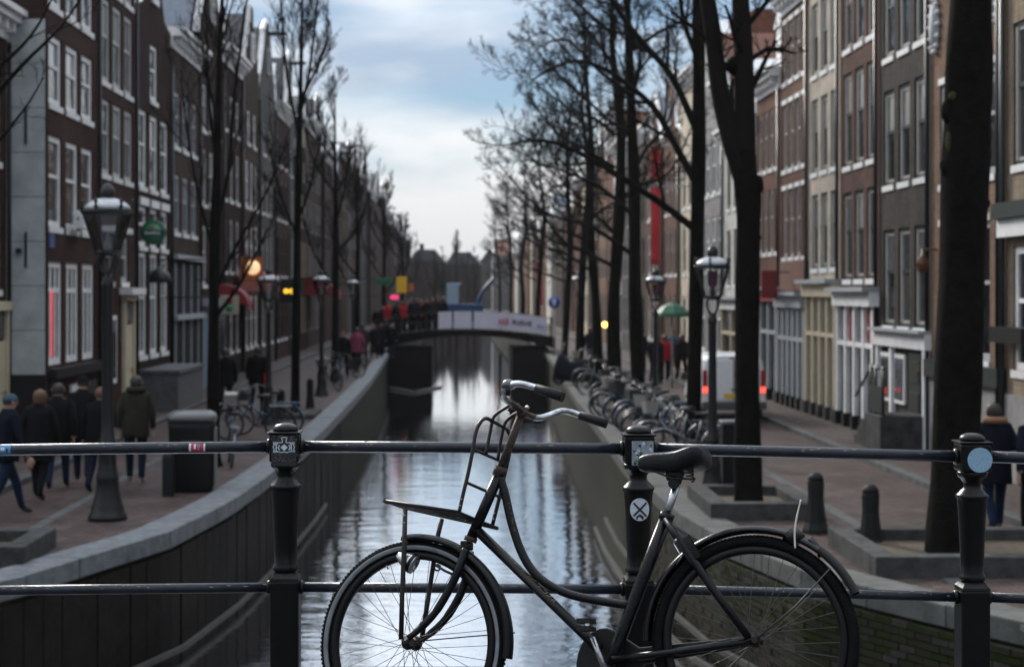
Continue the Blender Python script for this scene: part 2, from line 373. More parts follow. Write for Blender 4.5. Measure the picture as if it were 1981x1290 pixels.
# kerb strips in the paving (flush stone bands) and raised pavement by the houses
BAND = mat('grey_stone_band', (0.085, 0.086, 0.088), 0.75, spec=.15, var=0.35, vscale=5, bump=0.3)
def band(x0, x1, y0, y1, nseg=1):
    b = MB()
    y = y0
    while y < y1 - 0.01:
        ye = min(y + 0.98, y1); b.box((x0, y, -0.05), (x1, ye - 0.015, 0.006)); y += 0.98 if nseg else (y1 - y0)
    tag(b.build('stone_band', BAND), kind='structure')
band(-5.75, -5.58, 14, 60); band(5.35, 5.52, 16, 60)
SIDE = brick_mat('pavement_brick', (0.125, 0.092, 0.082), (0.070, 0.053, 0.048), (0.028, 0.024, 0.023), axes='yx', bw=0.2, bh=0.1, joint=0.01, rough=0.7, stain=(0.026, 0.021, 0.020), stain_amt=0.6, bump=0.4)
def pavement(x0, x1, xk0, xk1, y0, y1):
    b = MB(); b.box((x0, y0, -0.05), (x1, y1, 0.09)); o = tag(b.build('pavement', SIDE), kind='structure')
    y = y0; k = 0
    while y < min(y1, 62):
        s = MB(); s.box((xk0, y, -0.05), (xk1, y + 0.985, 0.10)); s.build('kerb_stone', BAND, o, bevel=0.012); y += 1.0; k += 1
    s = MB(); s.box((xk0, y, -0.05), (xk1, y1, 0.10)); s.build('kerb_stone', BAND, o)
pavement(-14, -7.32, -7.32, -7.12, 10, 290)
pavement(7.75, 16, 7.55, 7.75, 10, 290)

# ------------------------------------------------------------------ quay walls
random.seed(5)
QBRICK = brick_mat('quay_brick', (0.036, 0.028, 0.023), (0.026, 0.022, 0.019), (0.017, 0.016, 0.014), axes='yz', bw=0.23, bh=0.075, joint=0.012, rough=0.8, stain=(0.017, 0.022, 0.007), stain_amt=0.85, bump=0.6)
MOSSB = mat('mossy_brick', (0.014, 0.017, 0.007), 0.9, spec=.15, col2=(0.036, 0.027, 0.021), vscale=2.2, bump=0.5, bscale=40)
MOSSB2 = mat('mossy_brick_pale', (0.028, 0.028, 0.022), 0.9, spec=.15, col2=(0.058, 0.050, 0.043), vscale=4, bump=0.5, bscale=40)
MOSSB3 = mat('moss_green_brick', (0.022, 0.030, 0.006), 0.95, spec=.1, col2=(0.012, 0.014, 0.007), vscale=5, bump=0.8, bscale=60)

def resample(line, step, y0, y1):
    pts = []
    L = 0.0; seg = []
    for a, b_ in zip(line[:-1], line[1:]): seg.append((Vector(a), Vector(b_)))
    carry = 0.0
    for a, b_ in seg:
        d = (b_ - a); ln = d.length; s = carry
        while s < ln:
            p = a + d * (s / ln)
            if y0 <= p.y <= y1: pts.append(p)
            s += step
        carry = s - ln
    return pts

def quay(line, side, label, stone):
    root = thing('quay_wall', label, 'quay wall', (line[4][0], line[4][1], WZ))
    wb = MB()
    for (x0, y0), (x1, y1) in zip(line[:-1], line[1:]):
        a, c = Vector((x0, y0, 0)), Vector((x1, y1, 0))
        nrm = Vector((0, 0, 1)).cross(c - a).normalized() * side     # towards land
        q = [a + nrm * 0.06, c + nrm * 0.06, c + nrm * 0.6, a + nrm * 0.6]
        lo = [p + Vector((0, 0, WZ - 1.15)) for p in q]; hi = [p + Vector((0, 0, -0.18)) for p in q]
        wb.add(lo + hi, [(0,1,2,3), (4,5,6,7), (0,1,5,4), (1,2,6,5), (2,3,7,6), (3,0,4,7)])
    wb.build('wall_face', QBRICK, root, fix=True)
    # coping stones
    pts = resample(line, 1.2, 10, 92)
    for p, q in zip(pts[:-1], pts[1:]):
        d = (q - p); ln = d.length; u = d / ln; nn = Vector((-u.y, u.x)) * side
        a = p + u * 0.006; c = q - u * 0.006; w = 0.5; h = 0.0 + random.uniform(-0.004, 0.004)
        s = MB(); z0, z1 = -0.2, 0.035 + h
        pl = [a - nn * 0.02, c - nn * 0.02, c + nn * w, a + nn * w]
        s.add([(k.x, k.y, z0) for k in pl] + [(k.x, k.y, z1) for k in pl], [(0,3,2,1), (4,5,6,7), (0,1,5,4), (1,2,6,5), (2,3,7,6), (3,0,4,7)])
        s.build('coping_stone', stone, root, bevel=0.018, fix=True)
    s = MB()
    far = [p for p in line if p[1] > 86]
    for (x0, y0), (x1, y1) in zip(far[:-1], far[1:]):
        s.add([(x0, max(y0, 91), 0.03), (x1, y1, 0.03), (x1 + side * -0.5, y1, 0.03), (x0 + side * -0.5, max(y0, 91), 0.03)], [(0, 1, 2, 3)])
    s.build('coping_strip', stone, root)
    return root
ql = quay(QL, 1, 'dark quay wall clad in upright planks on the bank of the tall grey-roofed lamp', STONE)
qr = quay(QR, -1, 'mossy brick quay wall with stone coping on the bank of the white van', STONE3)

# upright planks on one wall
pts = resample(QL, 0.42, 14, 46)
for i, (p, q) in enumerate(zip(pts[:-1], pts[1:])):
    d = (q - p); u = d.normalized(); nn = Vector((-u.y, u.x))          # land side
    a = p + u * 0.008; c = q - u * 0.008; t_ = 0.05 + random.uniform(-0.012, 0.012); top = -0.24 - random.uniform(0, 0.03)
    s = MB(); pl = [a - nn * (t_ - 0.06), c - nn * (t_ - 0.06), c + nn * 0.055, a + nn * 0.055]
    s.add([(k.x, k.y, WZ - 0.5) for k in pl] + [(k.x, k.y, top) for k in pl], [(0,3,2,1), (4,5,6,7), (0,1,5,4), (1,2,6,5), (2,3,7,6), (3,0,4,7)])
    s.build('plank', TIMBER, ql, fix=True)
BEAM = mat('weathered_beam', (0.045, 0.042, 0.037), 0.75, var=0.3, vscale=6)
def waler(line, off, z, r, y0, y1, root, w=0.10, m=BEAM):
    pts = resample(line, 3.0, y0, y1); s = MB(); path = []
    for i, p in enumerate(pts):
        d = (pts[min(i+1, len(pts)-1)] - pts[max(i-1, 0)]).normalized(); path.append(Vector((p.x, p.y, z)) + Vector((d.y, -d.x, 0)) * off)
    rings = []
    for i, p in enumerate(path):
        d = (path[min(i+1, len(path)-1)] - path[max(i-1, 0)]).normalized(); s_ = Vector((d.y, -d.x, 0)) * w / 2; up = Vector((0, 0, r))
        rings.append([p - s_ - up, p + s_ - up, p + s_ + up, p - s_ + up])
    s.loft(rings, smooth=False); return s.build('waler_beam', m, root, fix=True)
waler(QL, 0.20, WZ + 0.12, 0.035, 16, 40, ql, 0.05)
waler(QR, -0.22, WZ + 0.30, 0.035, 17, 34, qr, 0.05)
waler(QR, -0.42, WZ + 0.12, 0.035, 17, 34, qr, 0.06)

# bricks of the near wall, one by one, the rest joined
lt = resample(QR, 0.242, 13.6, 30)
brick_me = {}
for k, m in enumerate((MOSSB, MOSSB2, MOSSB3)):
    s = MB(); s.box((0, -0.05, 0), (0.228, 0.05, 0.066)); me = s.mesh('brick', m); brick_me[k] = me
rest = MB(); rest_m = [MOSSB]
cnt = 0
for row in range(18):
    z = -0.30 - row * 0.079
    for i, (p, q) in enumerate(zip(lt[:-1], lt[1:])):
        sh = 0.5 if row % 2 else 0.0
        a = p + (q - p) * sh; u = (q - p).normalized(); nn = Vector((u.y, -u.x))     # land side
        pr = random.choice((0, 0, 0.006, -0.006, 0.01))
        py_ = 565 - (z - CAMZ) * F / a.y; px_ = 885 + a.x * F / a.y
        vis = py_ < 1300 and px_ < 2000 and row < 14
        if vis and cnt < 300 and a.y < 24:
            r_ = random.random(); k = 0 if r_ < 0.55 else (1 if r_ < 0.72 else 2)
            if row > 6 and k == 2: k = 0
            o = inst('brick', brick_me[k], qr, (a.x - nn.x * pr - worg(qr).x, a.y - nn.y * pr - worg(qr).y, z - worg(qr).z), atan2(u.y, u.x)); cnt += 1
        else:
            c4 = [a - nn * (0.05 + pr), a + u * 0.228 - nn * (0.05 + pr), a + u * 0.228 + nn * 0.05, a + nn * 0.05]
            rest.add([(w_.x, w_.y, z) for w_ in c4] + [(w_.x, w_.y, z + 0.066) for w_ in c4], [(0,3,2,1), (4,5,6,7), (0,1,5,4), (1,2,6,5), (2,3,7,6), (3,0,4,7)])
tag(rest.build('brick_courses', MOSSB, qr, fix=True), kind='stuff')
# moss and grass tufts hanging under the coping
MOSSG = mat('moss', (0.035, 0.052, 0.008), 0.95, spec=.1, col2=(0.012, 0.018, 0.005), vscale=8)
tuft = MB(); random.seed(9)
for side, line, ya, yb, nn_ in ((1, QR, 16, 75, 2600), (-1, QL, 19, 80, 700)):
    lp = resample(line, 0.02, ya, yb)
    for k in range(nn_):
        p = random.choice(lp); z = -0.22 - abs(random.gauss(0, 0.12)) if random.random() < 0.8 else -0.2 - random.random() * 1.0
        if side > 0 and p.y > 30 and random.random() < 0.3: continue
        x = p.x - side * 0.03; ln = random.uniform(0.02, 0.10); w_ = random.uniform(0.006, 0.02)
        tuft.add([(x, p.y - w_, z), (x, p.y + w_, z), (x - side * random.uniform(0.01, 0.05), p.y + random.uniform(-0.03, 0.03), z - ln)], [(0, 1, 2)])
tag(tuft.build('moss', MOSSG), 'green moss and grass tufts under the quay coping stones', 'moss', kind='stuff')

# ------------------------------------------------------------------ the bridge one stands on
DECK = mat('bridge_deck_asphalt', (0.06, 0.06, 0.062), 0.85, var=0.25, vscale=10, bump=0.4)
b = MB()
def deck_z(x): return 1.60 - 0.006 * (x + 0.15) ** 2
xs = [-14 + i for i in range(29)]
prof = [(x, deck_z(x)) for x in xs]
b.prism([(x, -5.5, z) for x, z in prof] + [(14, -5.5, -0.2), (-14, -5.5, -0.2)], (0, 12.05, 0))
tag(b.build('bridge_deck', DECK, fix=True), kind='structure')
b = MB(); b.prism([(x, 6.55, z + 0.06) for x, z in prof] + [(x, 6.55, z - 0.35) for x, z in reversed(prof)], (0, 0.3, 0))
tag(b.build('bridge_edge_stone', STONE, fix=True), kind='structure')

# ------------------------------------------------------------------ far arched bridge
FB = 88.0
def fpx(x, y=600, Y=FB): return P(x, y, Y)
root = thing('canal_bridge', 'low arched bridge across the canal hung with white banners', 'bridge', (0.4, FB, WZ))
FBM = brick_mat('bridge_brick', (0.014, 0.012, 0.0105), (0.011, 0.0095, 0.0085), (0.008, 0.008, 0.007), axes='xz', rough=0.8, bump=0.3)
def fdz(x): return 1.18 - 0.020 * (x - 0.5) ** 2
b = MB(); xs2 = [-4.4 + i * 0.45 for i in range(22)]
b.prism([(x, FB, fdz(x)) for x in xs2] + [(x, FB, min(0.92 - 0.035 * (x - 0.6) ** 2, fdz(x) - 0.25)) for x in reversed(xs2)], (0, 6, 0))
b.build('arch', FBM, root, fix=True)
for x0, x1 in ((-3.6, -1.35), (2.85, 4.7)):
    s = MB(); s.box((x0, FB + 0.05, WZ - 1), (x1, FB + 5.9, 0.86 - 0.035 * max((x0 - .6) ** 2, (x1 - .6) ** 2))); s.build('abutment', FBM, root)
s = MB(); s.prism([(x, FB - 0.06, fdz(x) + 0.06) for x in xs2] + [(x, FB - 0.06, fdz(x) - 0.10) for x in reversed(xs2)], (0, 0.3, 0)); s.build('edge_stone', FBM, root, fix=True)
for k in range(8):
    x = -4.2 + k * 1.29; s = MB(); s.box((x - 0.05, FB + 0.05, fdz(x)), (x + 0.05, FB + 0.15, fdz(x) + 1.05)); s.build('post', IRON, root)
for h in (0.55, 1.0):
    s = MB(); s.tube([(x, FB + 0.1, fdz(x) + h) for x in xs2], 0.025, 6); s.build('rail', IRON, root)
FOAM = mat('floating_timber', (0.10, 0.098, 0.09), 0.7, var=0.2)
for (a, c, lab) in (((755, 752), (800, 760), 'pale floating timber boom before the bridge abutment'), ((802, 760), (852, 750), 'pale floating timber boom reaching towards mid canal')):
    p, q = [Vector(((x - 885) / F * (CAMZ - WZ) * F / (y - 565), (CAMZ - WZ) * F / (y - 565), WZ + 0.04)) for x, y in (a, c)]
    s = MB(); s.tube([p, (p + q) / 2, q], 0.07, 8); tag(s.build('timber_boom', FOAM), lab, 'boom')

# ------------------------------------------------------------------ air
hb = MB(); hb.box((-420, -70, -4.2), (420, 1260, 24))
hm_ = bpy.data.materials.new('haze_air'); hm_.use_nodes = True
hn, hl_ = hm_.node_tree.nodes, hm_.node_tree.links
hn.remove(hn['Principled BSDF']); pv = hn.new('ShaderNodeVolumePrincipled'); pv.inputs['Color'].default_value = (0.86, 0.89, 0.94, 1); pv.inputs['Density'].default_value = 0.00014; pv.inputs['Anisotropy'].default_value = 0.2
hl_.new(pv.outputs[0], hn['Material Output'].inputs['Volume'])
tag(hb.build('haze', hm_), kind='stuff')
# ------------------------------------------------------------------ houses
random.seed(21)
WB = {}
def wallm(key):
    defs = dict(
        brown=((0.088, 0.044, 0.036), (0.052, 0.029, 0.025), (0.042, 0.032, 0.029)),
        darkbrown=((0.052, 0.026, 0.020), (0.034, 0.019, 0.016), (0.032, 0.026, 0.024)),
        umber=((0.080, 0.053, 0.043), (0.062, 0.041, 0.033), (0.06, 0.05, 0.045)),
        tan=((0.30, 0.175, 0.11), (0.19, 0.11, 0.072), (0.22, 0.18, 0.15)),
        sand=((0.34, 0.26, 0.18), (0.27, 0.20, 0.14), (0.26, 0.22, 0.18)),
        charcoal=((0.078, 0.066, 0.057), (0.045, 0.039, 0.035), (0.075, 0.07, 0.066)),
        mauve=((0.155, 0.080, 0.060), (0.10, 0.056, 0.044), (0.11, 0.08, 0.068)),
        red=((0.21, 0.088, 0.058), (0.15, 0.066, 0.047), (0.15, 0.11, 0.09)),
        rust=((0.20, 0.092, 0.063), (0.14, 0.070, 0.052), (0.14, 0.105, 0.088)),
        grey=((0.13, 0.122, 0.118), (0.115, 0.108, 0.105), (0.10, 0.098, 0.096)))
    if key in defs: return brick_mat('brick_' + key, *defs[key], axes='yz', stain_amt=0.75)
    pl = dict(beige=(0.46, 0.40, 0.33), white=(0.62, 0.60, 0.56), plaster=(0.46, 0.49, 0.50), cream=(0.55, 0.49, 0.38), black=(0.02, 0.02, 0.022), greyblue=(0.20, 0.24, 0.28), palegrey=(0.27, 0.265, 0.26))
    return mat('render_' + key, pl[key], 0.85, var=0.22, vscale=1.6, bump=0.25, bscale=30, spec=.08)

def win_meshes(w, h, style, fm):
    key = (round(w, 2), round(h, 2), style, fm.name)
    if key in WB: return WB[key]
    t = 0.125 if style != 'thin' else 0.07
    s = MB()
    s.box((0, 0, 0), (0.07, t, h)); s.box((0, w - t, 0), (0.07, w, h)); s.box((0, t, 0), (0.07, w - t, t)); s.box((0, t, h - t), (0.07, w - t, h))
    if style in ('sash', 'thin', 'cross', 'grid'):
        zm = h * 0.56; s.box((0.004, t, zm - 0.035), (0.06, w - t, zm + 0.035))
    if style == 'grid':
        for k in (1, 2): s.box((0.008, t + (w - 2*t) * k/3 - 0.015, t), (0.045, t + (w - 2*t) * k/3 + 0.015, h * 0.56 - 0.035))
        s.box((0.008, w/2 - 0.015, h * 0.56 + 0.035), (0.045, w/2 + 0.015, h - t))
    if style == 'cross': s.box((0.008, w/2 - 0.022, t), (0.05, w/2 + 0.022, h * 0.56 - 0.035)); s.box((0.008, w/2 - 0.022, h * 0.56 + 0.035), (0.05, w/2 + 0.022, h - t))
    if style == 'shop':
        zm = h * 0.72; s.box((0.004, t, zm - 0.05), (0.06, w - t, zm + 0.05))
        for k in (1, 2): s.box((0.006, w * k/3 - 0.045, t), (0.055, w * k/3 + 0.045, zm - 0.05)); s.box((0.006, w * k/3 - 0.045, zm + 0.05), (0.055, w * k/3 + 0.045, h - t))
    if style == 'thin':                      # pale sash inside a dark outer frame
        s.cur = 1; i = t; k = t + 0.055
        s.box((0.01, i, t), (0.078, k, h - t)); s.box((0.01, w - k, t), (0.078, w - i, h - t)); s.box((0.01, k, t), (0.05, w - k, k)); s.box((0.01, k, h - k), (0.05, w - k, h - t))
        fme = s.mesh('window', [fm, SASH])
    else: fme = s.mesh('window', fm)
    pane = {}
    for gname, gm in (('d', GLASSD), ('c', GLASSC), ('b', GLASSB), ('y', GLASSY)):
        q = MB()
        if gname == 'c' or gname == 'b':      # blind or curtain drawn over the upper part
            q.cur = 0; q.box((0.018, t * 0.5, t * 0.5), (0.026, w - t * 0.5, h * 0.55)); q.cur = 1; q.box((0.018, t * 0.5, h * 0.55), (0.026, w - t * 0.5, h - t * 0.5)); pane[gname] = q.mesh('pane', [GLASSD, gm])
        elif gname == 'y':
            q.cur = 0; q.box((0.018, t * 0.5, t * 0.5), (0.026, w - t * 0.5, h * 0.62)); q.cur = 1; q.box((0.018, t * 0.5, h * 0.62), (0.026, w - t * 0.5, h - t * 0.5)); pane[gname] = q.mesh('pane', [GLASSD, gm])
        else: q.box((0.018, t * 0.5, t * 0.5), (0.026, w - t * 0.5, h - t * 0.5)); pane[gname] = q.mesh('pane', gm)
    q = MB(); q.box((-0.12, -0.02, -0.12), (0.055, w + 0.02, 0)); sl = q.mesh('sill', SILL)
    q = MB(); q.box((-0.02, -0.03, h), (0.025, w + 0.03, h + 0.12)); li = q.mesh('lintel', SILL)
    WB[key] = (fme, pane, sl, li); return WB[key]

SASH = mat('pale_sash', (0.42, 0.40, 0.37), 0.5, var=0.1)
REC = 0.11
def house(name, label, side, Xf, Y0, Y1, H, wall, rows, base=None, roof='cornice', roofm=None, frame=None, style='sash', detail=2, group=None, cor=None, hoist=False, extra=None, plinth=None, depth=9.0, trimm=None, lintels=False, arches=False):
    """rows: (z0, h, n, w, glass_string) window rows; local x points at the canal, local y runs along the street"""
    W = Y1 - Y0
    root = thing(name, label, 'house', (Xf, Y0 if side < 0 else Y1, 0), 0 if side < 0 else pi, group)
    fm = frame or WHITEP
    rects = []
    for r in rows:
        z0, h, n_, w = r[:4]; gl = r[4] if len(r) > 4 else ''; st = r[5] if len(r) > 5 else style; fmm = r[6] if len(r) > 6 else fm
        if len(r) > 7: ys_ = r[7]
        else:
            gap = (W - n_ * w) / (n_ + 1.0); ys_ = [gap + i * (w + gap) for i in range(n_)]
        for i, y in enumerate(ys_): rects.append((y, y + w, z0, z0 + h, (gl[i] if i < len(gl) else random.choice('dddbbcc')), st, fmm))
    s = MB()
    ys = sorted({0.0, W} | {a for r in rects for a in r[:2]}); zs = sorted({-0.05, H} | {a for r in rects for a in r[2:4]})
    def inside(y, z): return any(r[0] < y < r[1] and r[2] < z < r[3] for r in rects)
    for i in range(len(ys) - 1):
        for j in range(len(zs) - 1):
            if not inside((ys[i] + ys[i+1]) / 2, (zs[j] + zs[j+1]) / 2):
                s.add([(0, ys[i], zs[j]), (0, ys[i+1], zs[j]), (0, ys[i+1], zs[j+1]), (0, ys[i], zs[j+1])], [(0, 1, 2, 3)])
    for r in rects:
        a, c, z0, z1 = r[:4]; d = -REC - 0.1
        s.add([(0, a, z0), (0, c, z0), (0, c, z1), (0, a, z1), (d, a, z0), (d, c, z0), (d, c, z1), (d, a, z1)], [(0, 1, 5, 4), (1, 2, 6, 5), (2, 3, 7, 6), (3, 0, 4, 7), (4, 5, 6, 7)])
    D = -depth
    s.add([(0, 0, -0.05), (D, 0, -0.05), (D, 0, H), (0, 0, H)], [(0, 1, 2, 3)]); s.add([(0, W, -0.05), (D, W, -0.05), (D, W, H), (0, W, H)], [(3, 2, 1, 0)])
    s.add([(D, 0, -0.05), (D, W, -0.05), (D, W, H), (D, 0, H)], [(0, 1, 2, 3)]); s.add([(0, 0, H), (0, W, H), (D, W, H), (D, 0, H)], [(0, 1, 2, 3)])
    wo = s.build('wall', wallm(wall), root, local=True)
    for r in rects:
        w, h = r[1] - r[0], r[3] - r[2]
        fme, pane, sl, li = win_meshes(w, h, r[5], r[6])
        f = inst('window', fme, root, (-REC, r[0], r[2]))
        inst('pane', pane[r[4]], f)
        if detail >= 2 and r[5] != 'shop': inst('sill', sl, f, (REC - 0.02, 0, 0))
        if lintels and detail >= 2: inst('lintel', li, f, (REC, 0, 0))
    if plinth:
        q = MB(); q.box((0.004, 0.0, -0.05), (0.05, W, plinth[0])); q.build('plinth', plinth[1], root, local=True)
    tm = trimm or WHITEP
    if roof == 'cornice':
        q = MB(); h0 = H
        q.box((-0.4, 0.02, h0 - 0.45), (0.06, W - 0.02, h0 - 0.12)); q.box((-0.4, 0.0, h0 - 0.118), (0.32, W, h0 + 0.02)); q.box((-0.4, 0.0, h0 + 0.022), (0.42, W, h0 + 0.14))
        for k in range(int(W / 0.55)):
            y = 0.25 + k * 0.55; q.box((0.062, y, h0 - 0.32), (0.25, y + 0.10, h0 - 0.122))
        q.build('cornice', cor or tm, root, local=True)
        q = MB(); rh = 2.2
        q.add([(-0.3, 0.05, H + .16), (-0.3, W - .05, H + .16), (-2.0, W - .05, H + rh), (-2.0, 0.05, H + rh), (D, .05, H + .16), (D, W - .05, H + .16), (D + 1.5, W - .05, H + rh), (D + 1.5, .05, H + rh)],
              [(0, 1, 2, 3), (3, 2, 6, 7), (4, 5, 6, 7), (0, 3, 7, 4), (1, 5, 6, 2)])
        ro = q.build('roof', roofm or ROOFD, root, local=True, fix=True)
        if hoist or random.random() < 0.5:
            q = MB(); y0 = W/2 - 0.6; q.box((-1.6, y0, H + .3), (-0.35, y0 + 1.2, H + 1.55)); q.prism([(-0.3, y0 - .15, H + 1.56), (-0.3, y0 + 1.35, H + 1.56), (-0.3, W/2, H + 2.2)], (-1.7, 0, 0)); q.build('dormer', trimm or WHITEP, ro, local=True, fix=True)
    else:
        gh = {'bell': 3.0, 'step': 2.9, 'neck': 3.1, 'point': 2.8}[roof]
        c = W / 2
        if roof == 'bell':
            half = [(c, 0), (c * .98, .35), (c * .80, .75), (c * .66, 1.25), (c * .52, 1.75), (c * .42, 2.2), (c * .40, 2.45), (c * .25, 2.7), (0.0, 3.0)]
        elif roof == 'step':
            half = []; n_ = 5
            for k in range(n_): half += [(c * (1 - k / n_), k * .55), (c * (1 - k / n_), (k + 1) * .55)]
            half += [(0.35, 2.75), (0.35, 2.9)]
        elif roof == 'neck':
            half = [(c, 0), (c, .25), (c * .62, .5), (c * .46, 1.1), (c * .42, 2.4), (c * .46, 2.45), (c * .2, 2.9), (0.0, 3.1)]
        else: half = [(c, 0), (c, .2), (0.25, 2.6), (0.25, 2.8)]
        poly = [(0, c + a, H + z) for a, z in half] + [(0, c - a, H + z) for a, z in reversed(half) if a > 0]
        q = MB(); q.prism(poly, (-0.3, 0, 0)); go = q.build('gable', wallm(wall), root, local=True, fix=True)
        q = MB()
        edge = [Vector((-0.1, c + a, H + z + .03)) for a, z in half] + [Vector((-0.1, c - a, H + z + .03)) for a, z in reversed(half) if a > 0]
        for p0, p1 in zip(edge[:-1], edge[1:]):
            if (p1 - p0).length > 0.05: q.tube([p0, p1], 0.11, 4, smooth=False)
        q.build('coping', tm, go, local=True)
        ww, wh = min(0.85, c * .5), 1.15
        fme, pane, sl, li = win_meshes(ww, wh, 'cross', fm); f = inst('window', fme, root, (0.01, c - ww/2, H + .7)); inst('pane', pane['d'], f)
        q = MB(); q.prism([(-0.31, 0.1, H), (-0.31, W - .1, H), (-0.31, c, H + gh * .92)], (D + .4, 0, 0)); q.build('roof', roofm or ROOFR, root, local=True, fix=True)
        hoist = True if hoist is None else hoist
        if hoist: q = MB(); q.box((-0.2, c - .08, H + gh * .80), (0.8, c + .06, H + gh * .80 + .15)); q.box((0.6, c - .03, H + gh * .8 - .18), (0.66, c + .03, H + gh * .8)); q.build('hoist_beam', BLACK, root, local=True)
    if random.random() < 0.6:
        yc = random.uniform(.4, W - .9); q = MB(); q.box((-5, yc, H + .5), (-4.2, yc + .55, H + 3.3)); q.box((-5.05, yc - .05, H + 3.3), (-4.15, yc + .6, H + 3.42)); q.build('chimney', wallm('umber'), root, local=True)
    if detail >= 2:
        q = MB(); q.tube([(0.07, W - .07, 0.05), (0.07, W - .07, H - .5)], 0.045, 8); q.build('drainpipe', random.choice([BLACK, DARKFRAME, BLACK]), root, local=True)
    if base: base(root, W)
    return root

def lbox(root, name, a, b_, m, bevel=0.0):
    q = MB(); q.box(a, b_); return q.build(name, m, root, local=True, bevel=bevel)

def door(root, y0, w, h, m, surround=None, z0=0.1, light=True):
    d = lbox(root, 'door', (0.01, y0, z0), (0.05, y0 + w, z0 + h), m)
    for k in range(2): lbox(d, 'panel', (0.052, y0 + .12, z0 + .15 + k * h * .45), (0.066, y0 + w - .12, z0 + h * .42 + k * h * .45), m)
    if light: lbox(d, 'fanlight', (0.012, y0, z0 + h + .05), (0.04, y0 + w, z0 + h + .55), GLASSD)
    lbox(d, 'handle', (0.05, y0 + w - .12, z0 + 1.0), (0.10, y0 + w - .09, z0 + 1.12), mat('brass', (0.5, 0.36, 0.12), 0.35, 1.0))
    if surround:
        q = MB(); q.box((0.008, y0 - .16, z0), (0.10, y0 - .005, z0 + h + .6)); q.box((0.008, y0 + w + .005, z0), (0.10, y0 + w + .16, z0 + h + .6)); q.box((0.008, y0 - .2, z0 + h + .602), (0.16, y0 + w + .2, z0 + h + .78)); q.build('door_surround', surround, root, local=True)

REDN = mat('red_neon', (0.6, 0.02, 0.04), 0.4, emit=(1.0, 0.01, 0.03), estr=.5)
XL, XR = -8.2, 9.0
GL = 'houses along the row of the green round sign'; GR = 'houses along the row of the white van'

# --- row of the green round sign
def base_l0(r, W): door(r, W - 1.3, 1.0, 2.1, CREAM, CREAM)
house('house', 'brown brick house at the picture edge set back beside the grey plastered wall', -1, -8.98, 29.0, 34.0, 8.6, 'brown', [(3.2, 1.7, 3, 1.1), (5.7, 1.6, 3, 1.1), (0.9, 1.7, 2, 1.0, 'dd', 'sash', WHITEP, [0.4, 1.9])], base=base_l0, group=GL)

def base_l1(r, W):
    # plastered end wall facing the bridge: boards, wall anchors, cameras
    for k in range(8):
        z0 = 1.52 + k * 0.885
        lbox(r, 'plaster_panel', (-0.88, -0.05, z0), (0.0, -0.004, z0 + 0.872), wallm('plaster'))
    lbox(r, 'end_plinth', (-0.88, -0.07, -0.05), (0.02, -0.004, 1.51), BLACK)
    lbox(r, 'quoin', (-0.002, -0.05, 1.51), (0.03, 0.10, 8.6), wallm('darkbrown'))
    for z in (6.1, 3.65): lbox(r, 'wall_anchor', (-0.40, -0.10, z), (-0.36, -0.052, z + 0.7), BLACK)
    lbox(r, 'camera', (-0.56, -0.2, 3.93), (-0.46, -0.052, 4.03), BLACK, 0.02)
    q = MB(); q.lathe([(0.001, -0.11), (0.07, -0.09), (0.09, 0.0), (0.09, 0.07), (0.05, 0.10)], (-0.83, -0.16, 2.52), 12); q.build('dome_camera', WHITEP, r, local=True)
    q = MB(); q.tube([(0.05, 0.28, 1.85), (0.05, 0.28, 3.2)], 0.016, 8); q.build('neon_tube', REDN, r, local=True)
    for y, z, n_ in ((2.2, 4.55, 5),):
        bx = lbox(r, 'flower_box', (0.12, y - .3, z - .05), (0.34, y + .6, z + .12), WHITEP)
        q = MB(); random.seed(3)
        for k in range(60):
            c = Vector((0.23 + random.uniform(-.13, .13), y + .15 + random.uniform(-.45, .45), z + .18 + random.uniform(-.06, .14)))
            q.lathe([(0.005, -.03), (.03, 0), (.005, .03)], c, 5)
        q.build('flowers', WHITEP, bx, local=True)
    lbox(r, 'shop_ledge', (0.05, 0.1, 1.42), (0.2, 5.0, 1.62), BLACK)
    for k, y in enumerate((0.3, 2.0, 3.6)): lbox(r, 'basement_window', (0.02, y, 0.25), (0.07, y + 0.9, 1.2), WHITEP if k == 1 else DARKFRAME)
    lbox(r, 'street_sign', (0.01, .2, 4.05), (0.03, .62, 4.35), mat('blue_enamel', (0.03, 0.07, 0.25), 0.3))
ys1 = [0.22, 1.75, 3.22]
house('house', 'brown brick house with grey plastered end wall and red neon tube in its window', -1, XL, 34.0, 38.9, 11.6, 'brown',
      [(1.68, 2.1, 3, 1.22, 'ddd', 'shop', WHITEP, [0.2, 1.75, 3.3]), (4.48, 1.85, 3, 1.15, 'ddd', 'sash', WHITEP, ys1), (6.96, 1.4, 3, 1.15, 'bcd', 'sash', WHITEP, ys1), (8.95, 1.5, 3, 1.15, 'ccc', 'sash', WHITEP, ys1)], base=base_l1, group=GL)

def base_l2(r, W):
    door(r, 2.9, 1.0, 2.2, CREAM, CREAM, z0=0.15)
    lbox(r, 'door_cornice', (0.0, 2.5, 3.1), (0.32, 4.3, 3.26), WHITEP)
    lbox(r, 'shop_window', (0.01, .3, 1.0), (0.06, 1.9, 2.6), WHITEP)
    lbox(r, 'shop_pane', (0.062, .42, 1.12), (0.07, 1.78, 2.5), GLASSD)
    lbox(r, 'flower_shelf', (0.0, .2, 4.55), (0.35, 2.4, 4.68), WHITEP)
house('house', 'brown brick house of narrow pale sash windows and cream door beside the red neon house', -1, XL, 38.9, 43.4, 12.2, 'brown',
      [(5.9, 1.75, 3, 1.05, 'dcc', 'grid'), (8.05, 1.95, 3, 1.05, 'ccb', 'grid'), (10.3, 1.5, 3, 1.05), (3.4, 1.1, 2, .9)], base=base_l2, group=GL, frame=OFFWHITE)
